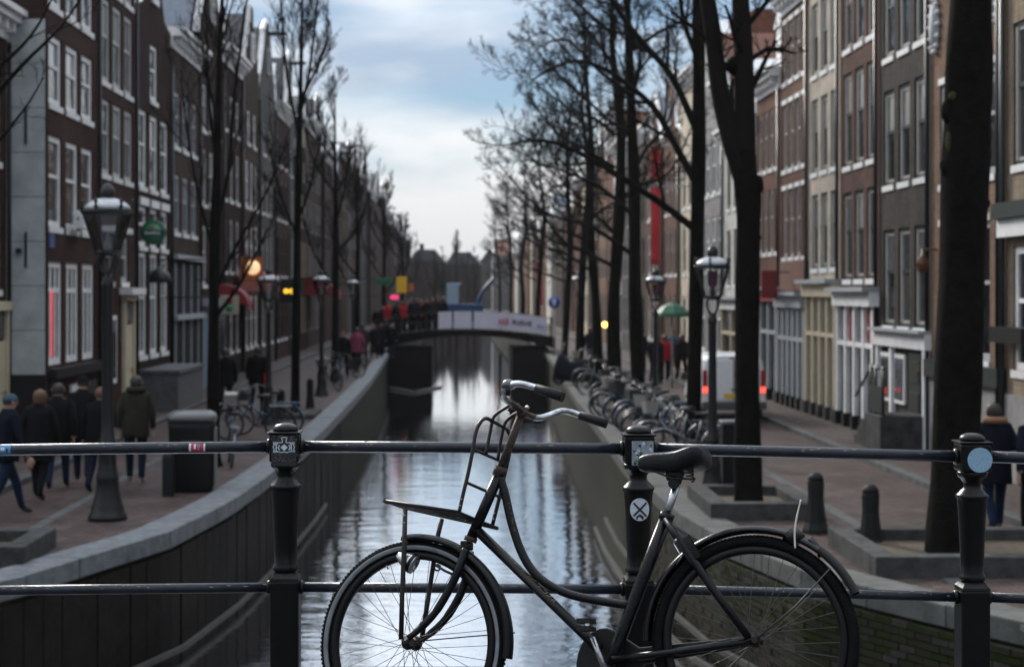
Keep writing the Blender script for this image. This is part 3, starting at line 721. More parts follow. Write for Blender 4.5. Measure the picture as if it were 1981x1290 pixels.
def base_l3(r, W):
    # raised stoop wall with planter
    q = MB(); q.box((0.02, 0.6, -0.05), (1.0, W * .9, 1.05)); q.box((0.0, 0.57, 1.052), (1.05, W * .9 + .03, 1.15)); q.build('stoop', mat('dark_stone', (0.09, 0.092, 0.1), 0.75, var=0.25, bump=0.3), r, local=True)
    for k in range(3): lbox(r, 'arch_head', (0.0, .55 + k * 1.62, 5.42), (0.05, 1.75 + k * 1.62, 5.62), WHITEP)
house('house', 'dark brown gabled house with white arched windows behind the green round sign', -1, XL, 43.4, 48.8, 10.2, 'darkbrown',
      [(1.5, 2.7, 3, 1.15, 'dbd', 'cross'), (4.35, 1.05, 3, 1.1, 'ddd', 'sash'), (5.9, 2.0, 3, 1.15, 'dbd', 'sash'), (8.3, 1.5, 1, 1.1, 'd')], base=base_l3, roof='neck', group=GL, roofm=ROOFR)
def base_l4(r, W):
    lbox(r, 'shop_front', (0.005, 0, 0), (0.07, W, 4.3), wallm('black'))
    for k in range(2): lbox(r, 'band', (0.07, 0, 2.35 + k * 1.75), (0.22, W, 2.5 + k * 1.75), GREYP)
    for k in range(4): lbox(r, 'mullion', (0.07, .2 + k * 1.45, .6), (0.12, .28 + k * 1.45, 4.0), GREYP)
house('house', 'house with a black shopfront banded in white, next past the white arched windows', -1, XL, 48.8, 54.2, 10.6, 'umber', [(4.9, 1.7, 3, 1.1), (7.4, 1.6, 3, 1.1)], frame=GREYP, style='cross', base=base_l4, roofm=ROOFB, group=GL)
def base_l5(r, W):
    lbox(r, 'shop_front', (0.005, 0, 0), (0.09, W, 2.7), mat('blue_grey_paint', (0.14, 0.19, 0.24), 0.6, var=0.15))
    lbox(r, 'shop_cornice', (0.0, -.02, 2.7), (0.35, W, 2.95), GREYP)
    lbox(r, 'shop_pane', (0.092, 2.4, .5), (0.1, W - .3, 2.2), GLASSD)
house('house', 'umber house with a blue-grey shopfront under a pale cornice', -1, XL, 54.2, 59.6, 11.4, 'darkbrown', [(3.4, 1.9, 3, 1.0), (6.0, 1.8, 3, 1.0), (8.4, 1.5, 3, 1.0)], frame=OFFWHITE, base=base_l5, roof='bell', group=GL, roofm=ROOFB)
random.seed(77)
pal = ['darkbrown', 'umber', 'grey', 'brown', 'grey', 'darkbrown', 'umber', 'charcoal', 'brown', 'umber']
names_l = ['dark brown', 'umber', 'grey', 'brown', 'grey', 'dark brown', 'umber', 'charcoal', 'brown', 'umber']
y = 59.6; i = 0
roofs = ['cornice', 'step', 'bell', 'cornice', 'neck', 'point', 'cornice', 'bell']
while y < 300:
    w = random.uniform(4.8, 6.2) if y < 130 else random.uniform(7, 11)
    H = random.uniform(11.0, 13.2) + (1.4 if 130 < y < 190 else 0)
    rf = roofs[i % len(roofs)]
    if rf != 'cornice': H -= 1.2
    rows = [] if y > 150 else [(1.0, 2.0, 3 if y < 100 else 2, 0.95), (3.9, 1.9, 3, 0.95), (6.5, 1.8, 3, 0.95), (9.0, 1.3, 3 if rf == 'cornice' else 2, 0.9)]
    if y > 100: rows = rows[1:]
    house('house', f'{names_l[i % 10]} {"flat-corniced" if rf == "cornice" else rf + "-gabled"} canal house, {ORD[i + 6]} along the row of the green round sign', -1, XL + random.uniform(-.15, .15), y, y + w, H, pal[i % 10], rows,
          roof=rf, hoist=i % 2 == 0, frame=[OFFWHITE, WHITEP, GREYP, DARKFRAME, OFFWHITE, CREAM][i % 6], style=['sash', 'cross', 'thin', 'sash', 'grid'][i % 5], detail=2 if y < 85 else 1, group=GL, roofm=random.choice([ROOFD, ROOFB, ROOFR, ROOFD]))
    y += w; i += 1

# --- row of the white van
def base_r0(r, W):
    q = MB(); q.box((0.0, 0, 4.35), (0.25, W, 4.6)); q.build('cornice_band', DARKFRAME, r, local=True)
    lbox(r, 'fascia', (0.0, 0, 4.05), (0.16, W, 4.34), WHITEP)
    lbox(r, 'flower_box', (0.0, .2, 2.35), (0.35, 1.8, 2.6), BLACK)
    q = MB(); q.tube([(0.08, .05, 0), (0.08, .05, 10)], 0.05, 8); q.build('drainpipe', DARKFRAME, r, local=True)
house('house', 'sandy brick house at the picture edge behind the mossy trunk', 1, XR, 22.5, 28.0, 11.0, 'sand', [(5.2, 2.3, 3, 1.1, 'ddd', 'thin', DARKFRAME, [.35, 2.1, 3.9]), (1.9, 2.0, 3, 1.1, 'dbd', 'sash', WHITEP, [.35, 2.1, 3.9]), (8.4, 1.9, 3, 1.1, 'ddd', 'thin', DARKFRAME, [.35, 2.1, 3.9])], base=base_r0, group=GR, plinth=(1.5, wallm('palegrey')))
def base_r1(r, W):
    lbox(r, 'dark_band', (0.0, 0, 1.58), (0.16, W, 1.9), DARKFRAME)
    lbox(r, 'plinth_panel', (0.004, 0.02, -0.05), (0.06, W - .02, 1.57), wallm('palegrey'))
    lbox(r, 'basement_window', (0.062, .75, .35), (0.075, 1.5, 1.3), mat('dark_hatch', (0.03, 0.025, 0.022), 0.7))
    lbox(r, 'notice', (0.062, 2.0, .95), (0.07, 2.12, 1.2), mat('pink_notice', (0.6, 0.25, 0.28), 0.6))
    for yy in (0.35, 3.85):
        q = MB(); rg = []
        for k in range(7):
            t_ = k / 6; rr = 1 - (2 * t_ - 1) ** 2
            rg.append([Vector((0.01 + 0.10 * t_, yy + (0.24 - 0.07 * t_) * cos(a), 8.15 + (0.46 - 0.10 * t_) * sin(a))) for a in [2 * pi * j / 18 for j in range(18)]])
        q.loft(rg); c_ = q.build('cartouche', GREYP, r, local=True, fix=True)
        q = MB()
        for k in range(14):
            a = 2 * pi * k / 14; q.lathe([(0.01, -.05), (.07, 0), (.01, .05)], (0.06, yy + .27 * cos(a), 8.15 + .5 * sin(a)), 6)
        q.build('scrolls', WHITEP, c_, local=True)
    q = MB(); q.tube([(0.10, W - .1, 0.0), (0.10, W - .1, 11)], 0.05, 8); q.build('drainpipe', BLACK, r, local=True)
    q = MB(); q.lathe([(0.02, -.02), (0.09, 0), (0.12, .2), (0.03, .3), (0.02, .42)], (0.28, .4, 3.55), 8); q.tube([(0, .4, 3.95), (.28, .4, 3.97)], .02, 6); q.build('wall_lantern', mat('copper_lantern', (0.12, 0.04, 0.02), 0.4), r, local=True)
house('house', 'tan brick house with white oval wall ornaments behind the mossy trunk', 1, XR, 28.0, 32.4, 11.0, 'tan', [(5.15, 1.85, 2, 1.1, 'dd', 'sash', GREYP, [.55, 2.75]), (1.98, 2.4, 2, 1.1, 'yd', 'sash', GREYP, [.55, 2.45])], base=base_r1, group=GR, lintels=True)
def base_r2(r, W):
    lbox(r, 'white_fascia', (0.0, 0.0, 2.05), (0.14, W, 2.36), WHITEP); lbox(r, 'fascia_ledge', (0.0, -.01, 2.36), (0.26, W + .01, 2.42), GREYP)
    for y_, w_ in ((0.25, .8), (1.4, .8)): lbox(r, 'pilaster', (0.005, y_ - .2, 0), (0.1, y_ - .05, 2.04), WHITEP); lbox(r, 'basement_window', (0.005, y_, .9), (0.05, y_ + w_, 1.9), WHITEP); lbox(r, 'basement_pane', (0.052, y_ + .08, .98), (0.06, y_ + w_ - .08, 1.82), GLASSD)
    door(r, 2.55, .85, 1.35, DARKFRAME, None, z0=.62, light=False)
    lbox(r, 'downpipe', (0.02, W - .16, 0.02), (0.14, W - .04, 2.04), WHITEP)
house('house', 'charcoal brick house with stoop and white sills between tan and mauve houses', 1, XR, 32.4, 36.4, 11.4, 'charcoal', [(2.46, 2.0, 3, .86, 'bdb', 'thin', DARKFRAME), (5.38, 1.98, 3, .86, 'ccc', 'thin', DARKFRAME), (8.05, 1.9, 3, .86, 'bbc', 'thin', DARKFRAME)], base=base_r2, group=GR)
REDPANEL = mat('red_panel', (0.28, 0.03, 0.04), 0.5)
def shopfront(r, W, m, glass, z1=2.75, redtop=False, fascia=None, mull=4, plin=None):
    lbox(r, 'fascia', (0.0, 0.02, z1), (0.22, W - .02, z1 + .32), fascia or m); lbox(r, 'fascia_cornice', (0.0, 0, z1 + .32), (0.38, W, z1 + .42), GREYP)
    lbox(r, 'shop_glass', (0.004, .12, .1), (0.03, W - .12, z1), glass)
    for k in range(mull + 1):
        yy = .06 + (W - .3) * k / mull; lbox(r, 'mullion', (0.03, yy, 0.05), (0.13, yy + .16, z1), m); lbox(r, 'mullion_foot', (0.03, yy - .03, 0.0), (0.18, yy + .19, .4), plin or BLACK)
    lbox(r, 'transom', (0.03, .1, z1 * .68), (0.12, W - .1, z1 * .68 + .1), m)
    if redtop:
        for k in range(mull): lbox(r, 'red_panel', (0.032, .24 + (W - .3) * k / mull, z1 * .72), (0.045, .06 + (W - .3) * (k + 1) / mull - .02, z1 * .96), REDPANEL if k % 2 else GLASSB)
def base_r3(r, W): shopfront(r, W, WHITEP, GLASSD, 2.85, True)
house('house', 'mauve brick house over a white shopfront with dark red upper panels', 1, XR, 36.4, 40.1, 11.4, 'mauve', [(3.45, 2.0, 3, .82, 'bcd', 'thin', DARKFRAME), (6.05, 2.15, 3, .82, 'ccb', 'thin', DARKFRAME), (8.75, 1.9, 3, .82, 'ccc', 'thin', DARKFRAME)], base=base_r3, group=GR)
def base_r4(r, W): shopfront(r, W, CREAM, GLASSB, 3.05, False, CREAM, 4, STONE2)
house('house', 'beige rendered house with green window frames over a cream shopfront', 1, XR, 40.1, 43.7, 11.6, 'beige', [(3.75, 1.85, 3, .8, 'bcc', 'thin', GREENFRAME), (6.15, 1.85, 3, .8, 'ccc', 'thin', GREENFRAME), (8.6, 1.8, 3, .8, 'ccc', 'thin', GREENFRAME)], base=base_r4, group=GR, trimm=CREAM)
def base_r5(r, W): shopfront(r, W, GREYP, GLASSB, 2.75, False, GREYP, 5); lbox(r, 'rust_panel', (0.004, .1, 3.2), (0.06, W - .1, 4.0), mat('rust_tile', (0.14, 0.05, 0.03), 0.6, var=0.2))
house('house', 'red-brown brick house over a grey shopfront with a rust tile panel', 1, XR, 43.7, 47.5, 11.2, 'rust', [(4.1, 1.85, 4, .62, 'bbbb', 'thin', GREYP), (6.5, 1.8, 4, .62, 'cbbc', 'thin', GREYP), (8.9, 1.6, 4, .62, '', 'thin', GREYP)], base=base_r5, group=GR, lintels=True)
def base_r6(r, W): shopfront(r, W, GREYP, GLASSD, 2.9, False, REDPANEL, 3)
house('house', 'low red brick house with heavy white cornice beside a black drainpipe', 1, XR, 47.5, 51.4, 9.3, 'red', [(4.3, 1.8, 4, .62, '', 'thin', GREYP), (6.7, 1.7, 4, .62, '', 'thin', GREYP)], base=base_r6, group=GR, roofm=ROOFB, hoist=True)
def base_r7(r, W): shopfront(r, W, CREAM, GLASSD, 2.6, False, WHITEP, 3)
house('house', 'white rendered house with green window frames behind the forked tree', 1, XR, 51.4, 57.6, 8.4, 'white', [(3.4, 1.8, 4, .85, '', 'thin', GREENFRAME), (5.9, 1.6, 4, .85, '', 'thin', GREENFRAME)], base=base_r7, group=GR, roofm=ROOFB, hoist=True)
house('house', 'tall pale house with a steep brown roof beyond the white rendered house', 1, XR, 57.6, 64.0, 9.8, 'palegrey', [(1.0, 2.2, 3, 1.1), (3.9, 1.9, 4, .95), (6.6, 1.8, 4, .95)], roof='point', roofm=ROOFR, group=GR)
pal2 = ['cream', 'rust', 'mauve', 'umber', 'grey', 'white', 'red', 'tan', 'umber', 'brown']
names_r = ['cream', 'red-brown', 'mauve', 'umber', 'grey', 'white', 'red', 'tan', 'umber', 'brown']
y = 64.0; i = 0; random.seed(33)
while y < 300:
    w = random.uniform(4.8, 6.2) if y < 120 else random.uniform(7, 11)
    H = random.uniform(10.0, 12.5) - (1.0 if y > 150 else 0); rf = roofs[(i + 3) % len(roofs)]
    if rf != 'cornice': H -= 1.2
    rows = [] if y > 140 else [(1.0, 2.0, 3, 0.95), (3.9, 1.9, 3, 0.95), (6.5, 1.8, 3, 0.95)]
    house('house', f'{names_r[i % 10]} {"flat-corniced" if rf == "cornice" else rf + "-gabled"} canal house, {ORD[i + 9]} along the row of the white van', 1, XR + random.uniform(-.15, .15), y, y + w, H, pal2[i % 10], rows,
          roof=rf, hoist=i % 2 == 0, frame=[OFFWHITE, GREYP, WHITEP, GREENFRAME, OFFWHITE, DARKFRAME][i % 6], style=['sash', 'thin', 'cross', 'sash'][i % 4], detail=2 if y < 80 else 1, group=GR, roofm=random.choice([ROOFD, ROOFB, ROOFR, ROOFD]))
    y += w; i += 1
# closing the street far away
for k, (x1, dp, H_, wl_, rf_) in enumerate(((-9, 14, 9.4, 'darkbrown', 'cornice'), (-2.2, 6.8, 8.9, 'umber', 'cornice'), (4.4, 6.6, 8.4, 'brown', 'cornice'), (14, 9.6, 9.0, 'grey', 'cornice'))):
    house('house', ['dark brown', 'umber', 'russet brown', 'grey'][k] + f' house closing the far canal end, {ORD[k]} from the crowd bank', -1, x1, 318, 330, H_, wl_, [], roof=rf_, depth=dp)
house('house', 'far grey house with pale front at the canal end past the van row', 1, 6, 290, 301, 9.5, 'palegrey', [(1.5, 1.8, 3, 1.2), (4.5, 1.8, 3, 1.2)], roof='bell', detail=1)
# ------------------------------------------------------------------ trees
UPV = Vector((0, 0, 1))
def rot_dir(d, ang, az):
    a = d.orthogonal().normalized(); b_ = d.cross(a)
    return (d * cos(ang) + (a * cos(az) + b_ * sin(az)) * sin(ang)).normalized()

def grow(mb, p, d, ln, r, lev, R, prm):
    """a bending limb with its side twigs"""
    nseg = 5 if lev <= 1 else (4 if lev == 2 else 3)
    pts = [p.copy()]; rs = [r]; dirs = [d]
    trop = prm['trop'][min(lev, 4)]
    for k in range(nseg):
        d = (d + Vector((R.gauss(0, 1), R.gauss(0, 1), R.gauss(0, .7))) * prm['wob'] + UPV * trop).normalized()
        p = p + d * (ln / nseg); pts.append(p.copy()); dirs.append(d)
        rs.append(max(prm['rmin'], r * (1 - (0.72 if lev < 3 else 0.6) * (k + 1) / nseg)))
    mb.tube(pts, rs, 6 if lev <= 1 else (4 if lev == 2 else 3), cap=False)
    sprout(mb, pts, rs, ln, lev, R, prm)

def sprout(mb, pts, rs, ln, lev, R, prm, t0=0.25):
    if lev >= prm['max']: return
    m = prm['num'][min(lev, 4)]
    nseg = len(pts) - 1
    for k in range(m):
        t = t0 + (1 - t0) * (k + R.random()) / m
        s = min(t * nseg, nseg - 1e-4); i = int(s); f = s - i
        q = pts[i].lerp(pts[i+1], f); dd = (pts[i+1] - pts[i]).normalized()
        rr = (rs[i] * (1 - f) + rs[i+1] * f)
        nd = rot_dir(dd, radians(R.uniform(*prm['ang'])), R.uniform(0, 2 * pi))
        bias = prm.get('bias')
        if bias is not None: nd = (nd + bias * 0.25).normalized()
        l2 = ln * R.uniform(*prm['ratio']) * (1.0 - 0.35 * t)
        grow(mb, q, nd, l2, max(prm['rmin'], rr * R.uniform(.4, .62)), lev + 1, R, prm)

PRM = dict(trop=[.02, .10, .12, .10, .08], wob=.11, rmin=.0045, num=[7, 7, 6, 5, 3], ang=(28, 62), ratio=(.45, .68), max=4)
TREES = []
def tree(label, trunk, limbs, seed, prm, group, crown=True, name='street_tree'):
    """trunk: [(x,y,z,r)]; limbs: list of [(x,y,z,r)...] drawn limbs that carry twigs"""
    R = random.Random(seed)
    base = Vector(trunk[0][:3])
    root = thing(name, label, 'tree', base, 0, group)
    s = MB(); tp = [Vector(t[:3]) for t in trunk]; tr = [t[3] for t in trunk]
    sp = smooth_path(tp, 5); sr = []
    for i in range(len(tr) - 1):
        for j in range(5): sr.append(tr[i] + (tr[i+1] - tr[i]) * j / 5)
    sr.append(tr[-1])
    # slightly lumpy bark outline, flare at the root
    rings = []
    n_ = 14
    ph = [R.uniform(0, 6.28) for _ in range(4)]
    for k, (p, r) in enumerate(zip(sp, sr)):
        rg = []
        for j in range(n_):
            a = 2 * pi * j / n_
            rr = r * (1 + .05 * sin(3 * a + ph[0] + k * .35) + .04 * sin(5 * a + ph[1] - k * .5) + .05 * sin(k * .9 + ph[2]))
            rg.append(p + Vector((rr * cos(a), rr * sin(a), 0)))
        rings.append(rg)
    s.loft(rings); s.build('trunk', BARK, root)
    c = MB()
    for lb in limbs:
        lp = [Vector(t[:3]) for t in lb]; lr = [t[3] for t in lb]
        q = smooth_path(lp, 4); qr_ = []
        for i in range(len(lr) - 1):
            for j in range(4): qr_.append(lr[i] + (lr[i+1] - lr[i]) * j / 4)
        qr_.append(lr[-1])
        c.tube(q, qr_, 8, cap=True)
        ln = sum((a - b_).length for a, b_ in zip(q[:-1], q[1:]))
        sprout(c, q, qr_, min(ln * .55, prm.get('twig', 3.0)), prm.get('l0', 1), R, prm, 0.15)
    if crown:
        top = sp[-1]; k0 = int(len(sp) * prm.get('start', .45))
        ln = prm.get('len', 4.5)
        sprout(c, sp[k0:], sr[k0:], ln, 0, R, prm, 0.0)
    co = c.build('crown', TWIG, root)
    return root

MOSS = mat('trunk_moss', (0.045, 0.055, 0.008), .95, col2=(0.012, 0.013, 0.005), vscale=30, bump=.6)
def knot(root, px, py, Y, r, m=None, sq_=(1, 1, 1.3), name='knot'):
    c = P(px, py, Y); q = MB(); R = random.Random(int(px + py)); ph = [R.uniform(0, 6) for _ in range(3)]; rg = []
    for i in range(9):
        a = pi * (i + .02) / 8.04; rr = sin(a); zz = -cos(a)
        rg.append([c + Vector((r * sq_[0] * rr * cos(b_) * (1 + .15 * sin(3 * b_ + ph[0] + i)), r * sq_[1] * rr * sin(b_) * (1 + .12 * sin(2 * b_ + ph[1] + i)), r * sq_[2] * zz)) for b_ in [2 * pi * j / 14 for j in range(14)]])
    q.loft(rg); return q.build(name, m or BARK, root)

def px_line(pts, Y, dy=None):
    """limb from photo bearings; each (px, py, r[, extra depth])"""
    out = []
    for t in pts:
        yy = Y + (t[3] if len(t) > 3 else 0)
        p = P(t[0], t[1], yy); out.append((p.x, p.y, p.z, t[2]))
    return out
GT = 'bare street trees along the canal'
prm_r = dict(PRM)
# mossy thick trunk
tk_ = tree('thickest mossy trunk of a bare tree in front of the oval ornaments', px_line([(1838, 1093, .40), (1842, 1040, .31), (1848, 900, .275), (1858, 600, .265), (1866, 340, .27), (1872, 180, .27), (1880, 0, .245), (1890, -300, .20)], 20.1),
     [px_line([(1885, -120, .15), (1790, -300, .11, -.6), (1690, -480, .08, -1), (1620, -640, .04, -1.5)], 20.1), px_line([(1890, -200, .14), (1960, -400, .10, .8), (2050, -600, .07, 1.2)], 20.1)], 3, dict(PRM, len=3.2, start=.9, num=[4, 5, 4, 3, 3]), GT)
# forked tree
tf_ = tree('bare tree forking in two above a swollen knot beside the lamp', px_line([(1447, 990, .27), (1447, 950, .205), (1446, 800, .185), (1446, 560, .175), (1446, 400, .185), (1441, 335, .19), (1436, 290, .165)], 24.8),
     [px_line([(1440, 345, .17), (1415, 270, .15), (1393, 180, .135), (1378, 60, .125), (1358, -60, .11), (1330, -200, .08), (1290, -340, .04)], 24.8),
      px_line([(1441, 320, .165), (1440, 200, .15), (1437, 80, .14), (1430, -60, .12), (1440, -200, .09), (1470, -380, .04)], 24.8),
      px_line([(1430, 150, .05), (1395, 120, .045), (1360, 70, .035), (1300, 25, .02)], 24.8), px_line([(1436, 60, .05), (1475, 15, .035), (1520, -40, .02)], 24.8),
      px_line([(1445, 120, .04), (1490, 95, .03), (1540, 105, .015, -.5)], 24.8)], 8, dict(PRM, num=[6, 5, 5, 4, 3], max=5, rmin=.0034, twig=2.2), GT, crown=False)
knot(tk_, 1836, 325, 20.05, .13, None, (.9, .9, 1.0)); knot(tk_, 1838, 215, 20.05, .11, None, (.9, .9, 1.7)); knot(tk_, 1905, 395, 20.05, .06); knot(tk_, 1834, 275, 19.92, .05, MOSS, (.6, .5, 2.4), 'moss_patch'); knot(tk_, 1842, 186, 19.93, .05, MOSS, (.9, .5, 1.0), 'moss_patch')
knot(tf_, 1462, 358, 24.75, .12); knot(tf_, 1420, 128, 24.8, .12, None, (1, 1, 1.2)); knot(tf_, 1467, 460, 24.75, .04)
# slim tall tree with long limbs reaching over the canal
tree('slim tall bare tree whose long limbs reach over the canal', px_line([(1338, 900, .19), (1341, 820, .15), (1346, 600, .14), (1349, 400, .14), (1352, 200, .13), (1352, 0, .12), (1350, -250, .08), (1345, -420, .04)], 33),
     [px_line([(1340, 440, .08), (1280, 395, .07, -.3), (1215, 352, .062, -.6), (1150, 312, .052, -1), (1090, 283, .042, -1.2), (1040, 272, .03, -1.4), (990, 278, .018, -1.5)], 33),
      px_line([(1346, 355, .075), (1300, 270, .068), (1265, 210, .06), (1215, 165, .052), (1160, 130, .045), (1100, 120, .033, .5), (1030, 155, .018, .8)], 33),
      px_line([(1350, 260, .075), (1300, 150, .066), (1240, 80, .058), (1190, 10, .05), (1150, -90, .035)], 33),
      px_line([(1352, 120, .06), (1322, 40, .05), (1310, -60, .04), (1290, -180, .02)], 33), px_line([(1352, 60, .06), (1390, -40, .05), (1430, -160, .03)], 33)], 12, dict(PRM, num=[5, 11, 7, 4, 3], max=5, rmin=.0042, twig=3.0, len=3.0, start=.8), GT)
# the next slim trees of that quay
for k, (x, Y, r, hh, lab) in enumerate(((1236, 42.5, .165, 13.5, 'bare tree just past the slim tall one, rising beside the red banner'), (1190, 50.5, .19, 13, 'dark-trunked bare tree behind the jumble of parked bicycles'),
      (1157, 56, .15, 12.5, 'slim bare tree beside the small amber light'), (1120, 64, .15, 12.5, 'bare tree behind the covered scooter'), (1092, 73, .14, 12, 'bare tree short of the blue road sign'), (1040, 97, .15, 12.5, 'bare tree beside the pink flag past the far bridge'), (1010, 118, .15, 12, 'bare tree past the far bridge, second beyond the banners'), (990, 142, .15, 12, 'bare tree past the far bridge, third beyond the banners'), (968, 175, .15, 12, 'bare tree past the far bridge, fourth beyond the banners'))):
    X = (x - 885) / F * Y; lean = -.35
    R = random.Random(100 + k); ln_ = R.uniform(-.5, .35)
    tr = [(X, Y, 0, r * 1.5), (X, Y, .5, r * 1.1), (X + ln_ * .25 + R.uniform(-.06, .06), Y, hh * .22, r), (X + ln_ * .5 + R.uniform(-.12, .12), Y, hh * .42, r * .9), (X + ln_ * .8 + R.uniform(-.2, .2), Y, hh * .62, r * .7), (X + ln_ + R.uniform(-.35, .2), Y, hh * .82, r * .45), (X + ln_ * 1.3, Y, hh, r * .2)]
    lb = []
    for j in range(8):
        z0 = hh * (.30 + .075 * j); a = pi + R.uniform(-.9, .9) if j % 3 != 2 else R.uniform(-1, 1); L = min(5.0, (x - 925) / F * Y) * R.uniform(.62, .95) * (1 - .04 * j)
        dx, dy = cos(a), sin(a)
        xb = X + ln_ * z0 / hh; e1_, e2_, e3_ = R.uniform(.15, .5), R.uniform(.3, .85), R.uniform(.4, 1.1)
        lb.append([(xb, Y, z0, r * .36), (xb + dx * L * .3, Y + dy * L * .35 + R.uniform(-.2, .2), z0 + L * e1_ * .6, r * .28), (xb + dx * L * .66, Y + dy * L * .7 + R.uniform(-.4, .4), z0 + L * (e1_ + e2_) * .5, r * .19), (xb + dx * L, Y + dy * L + R.uniform(-.5, .5), z0 + L * e3_, r * .07)])
    tree(lab, tr, lb, 40 + k, dict(PRM, num=[6, 8, 6, 4, 3] if Y < 60 else [5, 6, 5, 4, 2], max=5 if Y < 60 else 4, len=3.0, start=.6, twig=min(2.7, (x - 925) / F * Y * .55), rmin=.0055 if Y < 60 else .0075, bias=Vector((-.3, 0, .3))), GT)
# other bank: upright, broom-like crowns
prm_l = dict(PRM, trop=[.1, .22, .22, .16, .1], ang=(18, 42), ratio=(.5, .75), num=[7, 6, 5, 4, 2], wob=.08)
tree('bare tree rising behind the black litter bin', px_line([(413, 905, .19), (413, 860, .12), (414, 650, .10), (416, 420, .09), (420, 300, .07), (424, 150, .052), (430, 0, .038), (440, -250, .03)], 31),
     [px_line([(418, 560, .034), (455, 480, .03), (495, 410, .024), (535, 330, .014), (560, 250, .008)], 31), px_line([(417, 440, .045), (443, 330, .038), (452, 200, .03), (470, 60, .022), (485, -60, .014)], 31),
      px_line([(412, 480, .035), (385, 380, .028), (365, 270, .02), (350, 150, .012)], 31), px_line([(420, 330, .035), (405, 200, .028), (400, 60, .02), (390, -80, .012)], 31), px_line([(420, 610, .04), (470, 540, .03), (520, 440, .018)], 31)], 51, dict(prm_l, twig=1.9, len=2.2, start=.6), GT)
tree('bare broom-shaped tree beside the quay coping past the bicycle pair', px_line([(571, 808, .17), (571, 780, .12), (573, 600, .105), (577, 400, .09), (580, 230, .07), (583, 100, .045), (586, -60, .03)], 43.5),
     [px_line([(579, 230, .05), (600, 130, .04), (612, 20, .03), (618, -60, .015)], 43.5), px_line([(578, 260, .05), (556, 150, .04), (545, 30, .03), (540, -60, .015)], 43.5), px_line([(580, 200, .045), (630, 90, .03), (632, 20, .02)], 43.5, 1),
      px_line([(576, 430, .04), (600, 360, .03), (625, 250, .018)], 43.5), px_line([(575, 460, .04), (545, 380, .03), (520, 290, .02)], 43.5)], 52, dict(prm_l, twig=2.2, len=2.6, start=.62, rmin=.007), GT)
for k, (x, Y, r, hh, lab) in enumerate(((648, 60, .12, 9.9, 'bare tree past the broom-shaped one, near the low lamps'), (690, 76, .12, 8.6, 'bare tree close before the crowd at the far bridge'), (742, 104, .13, 8.8, 'bare tree past the far bridge near the yellow sign'), (778, 140, .14, 8.4, 'bare tree farthest along the row of the green round sign'), (883, 290, .30, 12.8, 'lone round-headed bare tree above the far roofs'))):
    X = (x - 885) / F * Y
    tr = [(X, Y, 0, r * 1.5), (X, Y, .5, r * 1.1), (X + .03, Y, hh * .35, r), (X + .05, Y, hh * .6, r * .75), (X, Y, hh * .82, r * .45), (X, Y, hh, r * .2)]
    R = random.Random(300 + k); lb = []
    for j in range(5):
        z0 = hh * (.34 + .11 * j); a = R.uniform(0, 6.28); L = R.uniform(2.4, 3.4)
        lb.append([(X, Y, z0, r * .4), (X + cos(a) * L * .3, Y + sin(a) * L * .3, z0 + L * .4, r * .3), (X + cos(a) * L * .5, Y + sin(a) * L * .5, z0 + L, r * .12)])
    tree(lab, tr, lb, 70 + k, dict(prm_l, len=2.6, start=.6, twig=2.0, rmin=.006 if Y < 90 else .009), GT)
for k, (x, Y, hh) in enumerate(((842, 262, 8.5), (856, 270, 9.5), (870, 280, 8), (905, 272, 9), (918, 255, 8.6))):
    X = (x - 885) / F * Y; R = random.Random(500 + k)
    lb = [[(X, Y, hh * .35, .08), (X + cos(a) * 1.2, Y + sin(a) * 1.2, hh * .6, .05), (X + cos(a) * 2, Y + sin(a) * 2, hh * .9, .03)] for a in [R.uniform(0, 6.28) for _ in range(5)]]
    tree(f'distant bare tree at the far canal end, {ORD[k]} from the crowd bank', [(X, Y, 0, .2), (X, Y, hh * .4, .14), (X, Y, hh, .04)], lb, 600 + k, dict(prm_l, len=2.6, start=.3, twig=2.0, num=[6, 5, 4, 3, 2], rmin=.012), GT)
# tree outside the frame whose twigs hang in at the corner
tree('bare twigs of a tree hanging into the upper corner before the grey wall', [(-6.6, 17.4, 0, .26), (-6.6, 17.4, .6, .2), (-6.55, 17.4, 3, .18), (-6.5, 17.4, 5, .15), (-6.45, 17.5, 7.5, .1), (-6.4, 17.6, 10, .04)],
     [px_line([(-350, 420, .07), (-180, 330, .05), (-60, 240, .035), (40, 130, .022), (120, 50, .014), (180, -40, .008)], 17.5), px_line([(-340, 300, .06), (-160, 210, .04), (-20, 140, .026), (60, 70, .016), (110, -20, .008)], 17.5),
      px_line([(-340, 520, .05), (-160, 400, .035), (-30, 300, .02), (45, 215, .012), (85, 150, .007)], 17.5)], 91, dict(PRM, num=[4, 4, 3, 2, 2], twig=1.0, len=2.5, start=.7, rmin=.0035), GT)
# ------------------------------------------------------------------ street lamps
LGLASS = bpy.data.materials.new('lantern_glass'); LGLASS.use_nodes = True
n, l = LGLASS.node_tree.nodes, LGLASS.node_tree.links
n.remove(n['Principled BSDF']); tr_ = n.new('ShaderNodeBsdfTransparent'); tr_.inputs[0].default_value = (.86, .87, .88, 1); gl_ = n.new('ShaderNodeBsdfGlossy'); gl_.inputs['Roughness'].default_value = .08
mx_ = n.new('ShaderNodeMixShader'); fr_ = n.new('ShaderNodeFresnel'); fr_.inputs[0].default_value = 1.5
l.new(fr_.outputs[0], mx_.inputs[0]); l.new(tr_.outputs[0], mx_.inputs[1]); l.new(gl_.outputs[0], mx_.inputs[2]); l.new(mx_.outputs[0], n['Material Output'].inputs[0])
ROOFLAMP = mat('lamp_roof_grey', (0.42, 0.43, 0.46), 0.35, var=0.2, vscale=12)
PINKGL = mat('lamp_inner_pink', (0.35, 0.12, 0.22), 0.4)
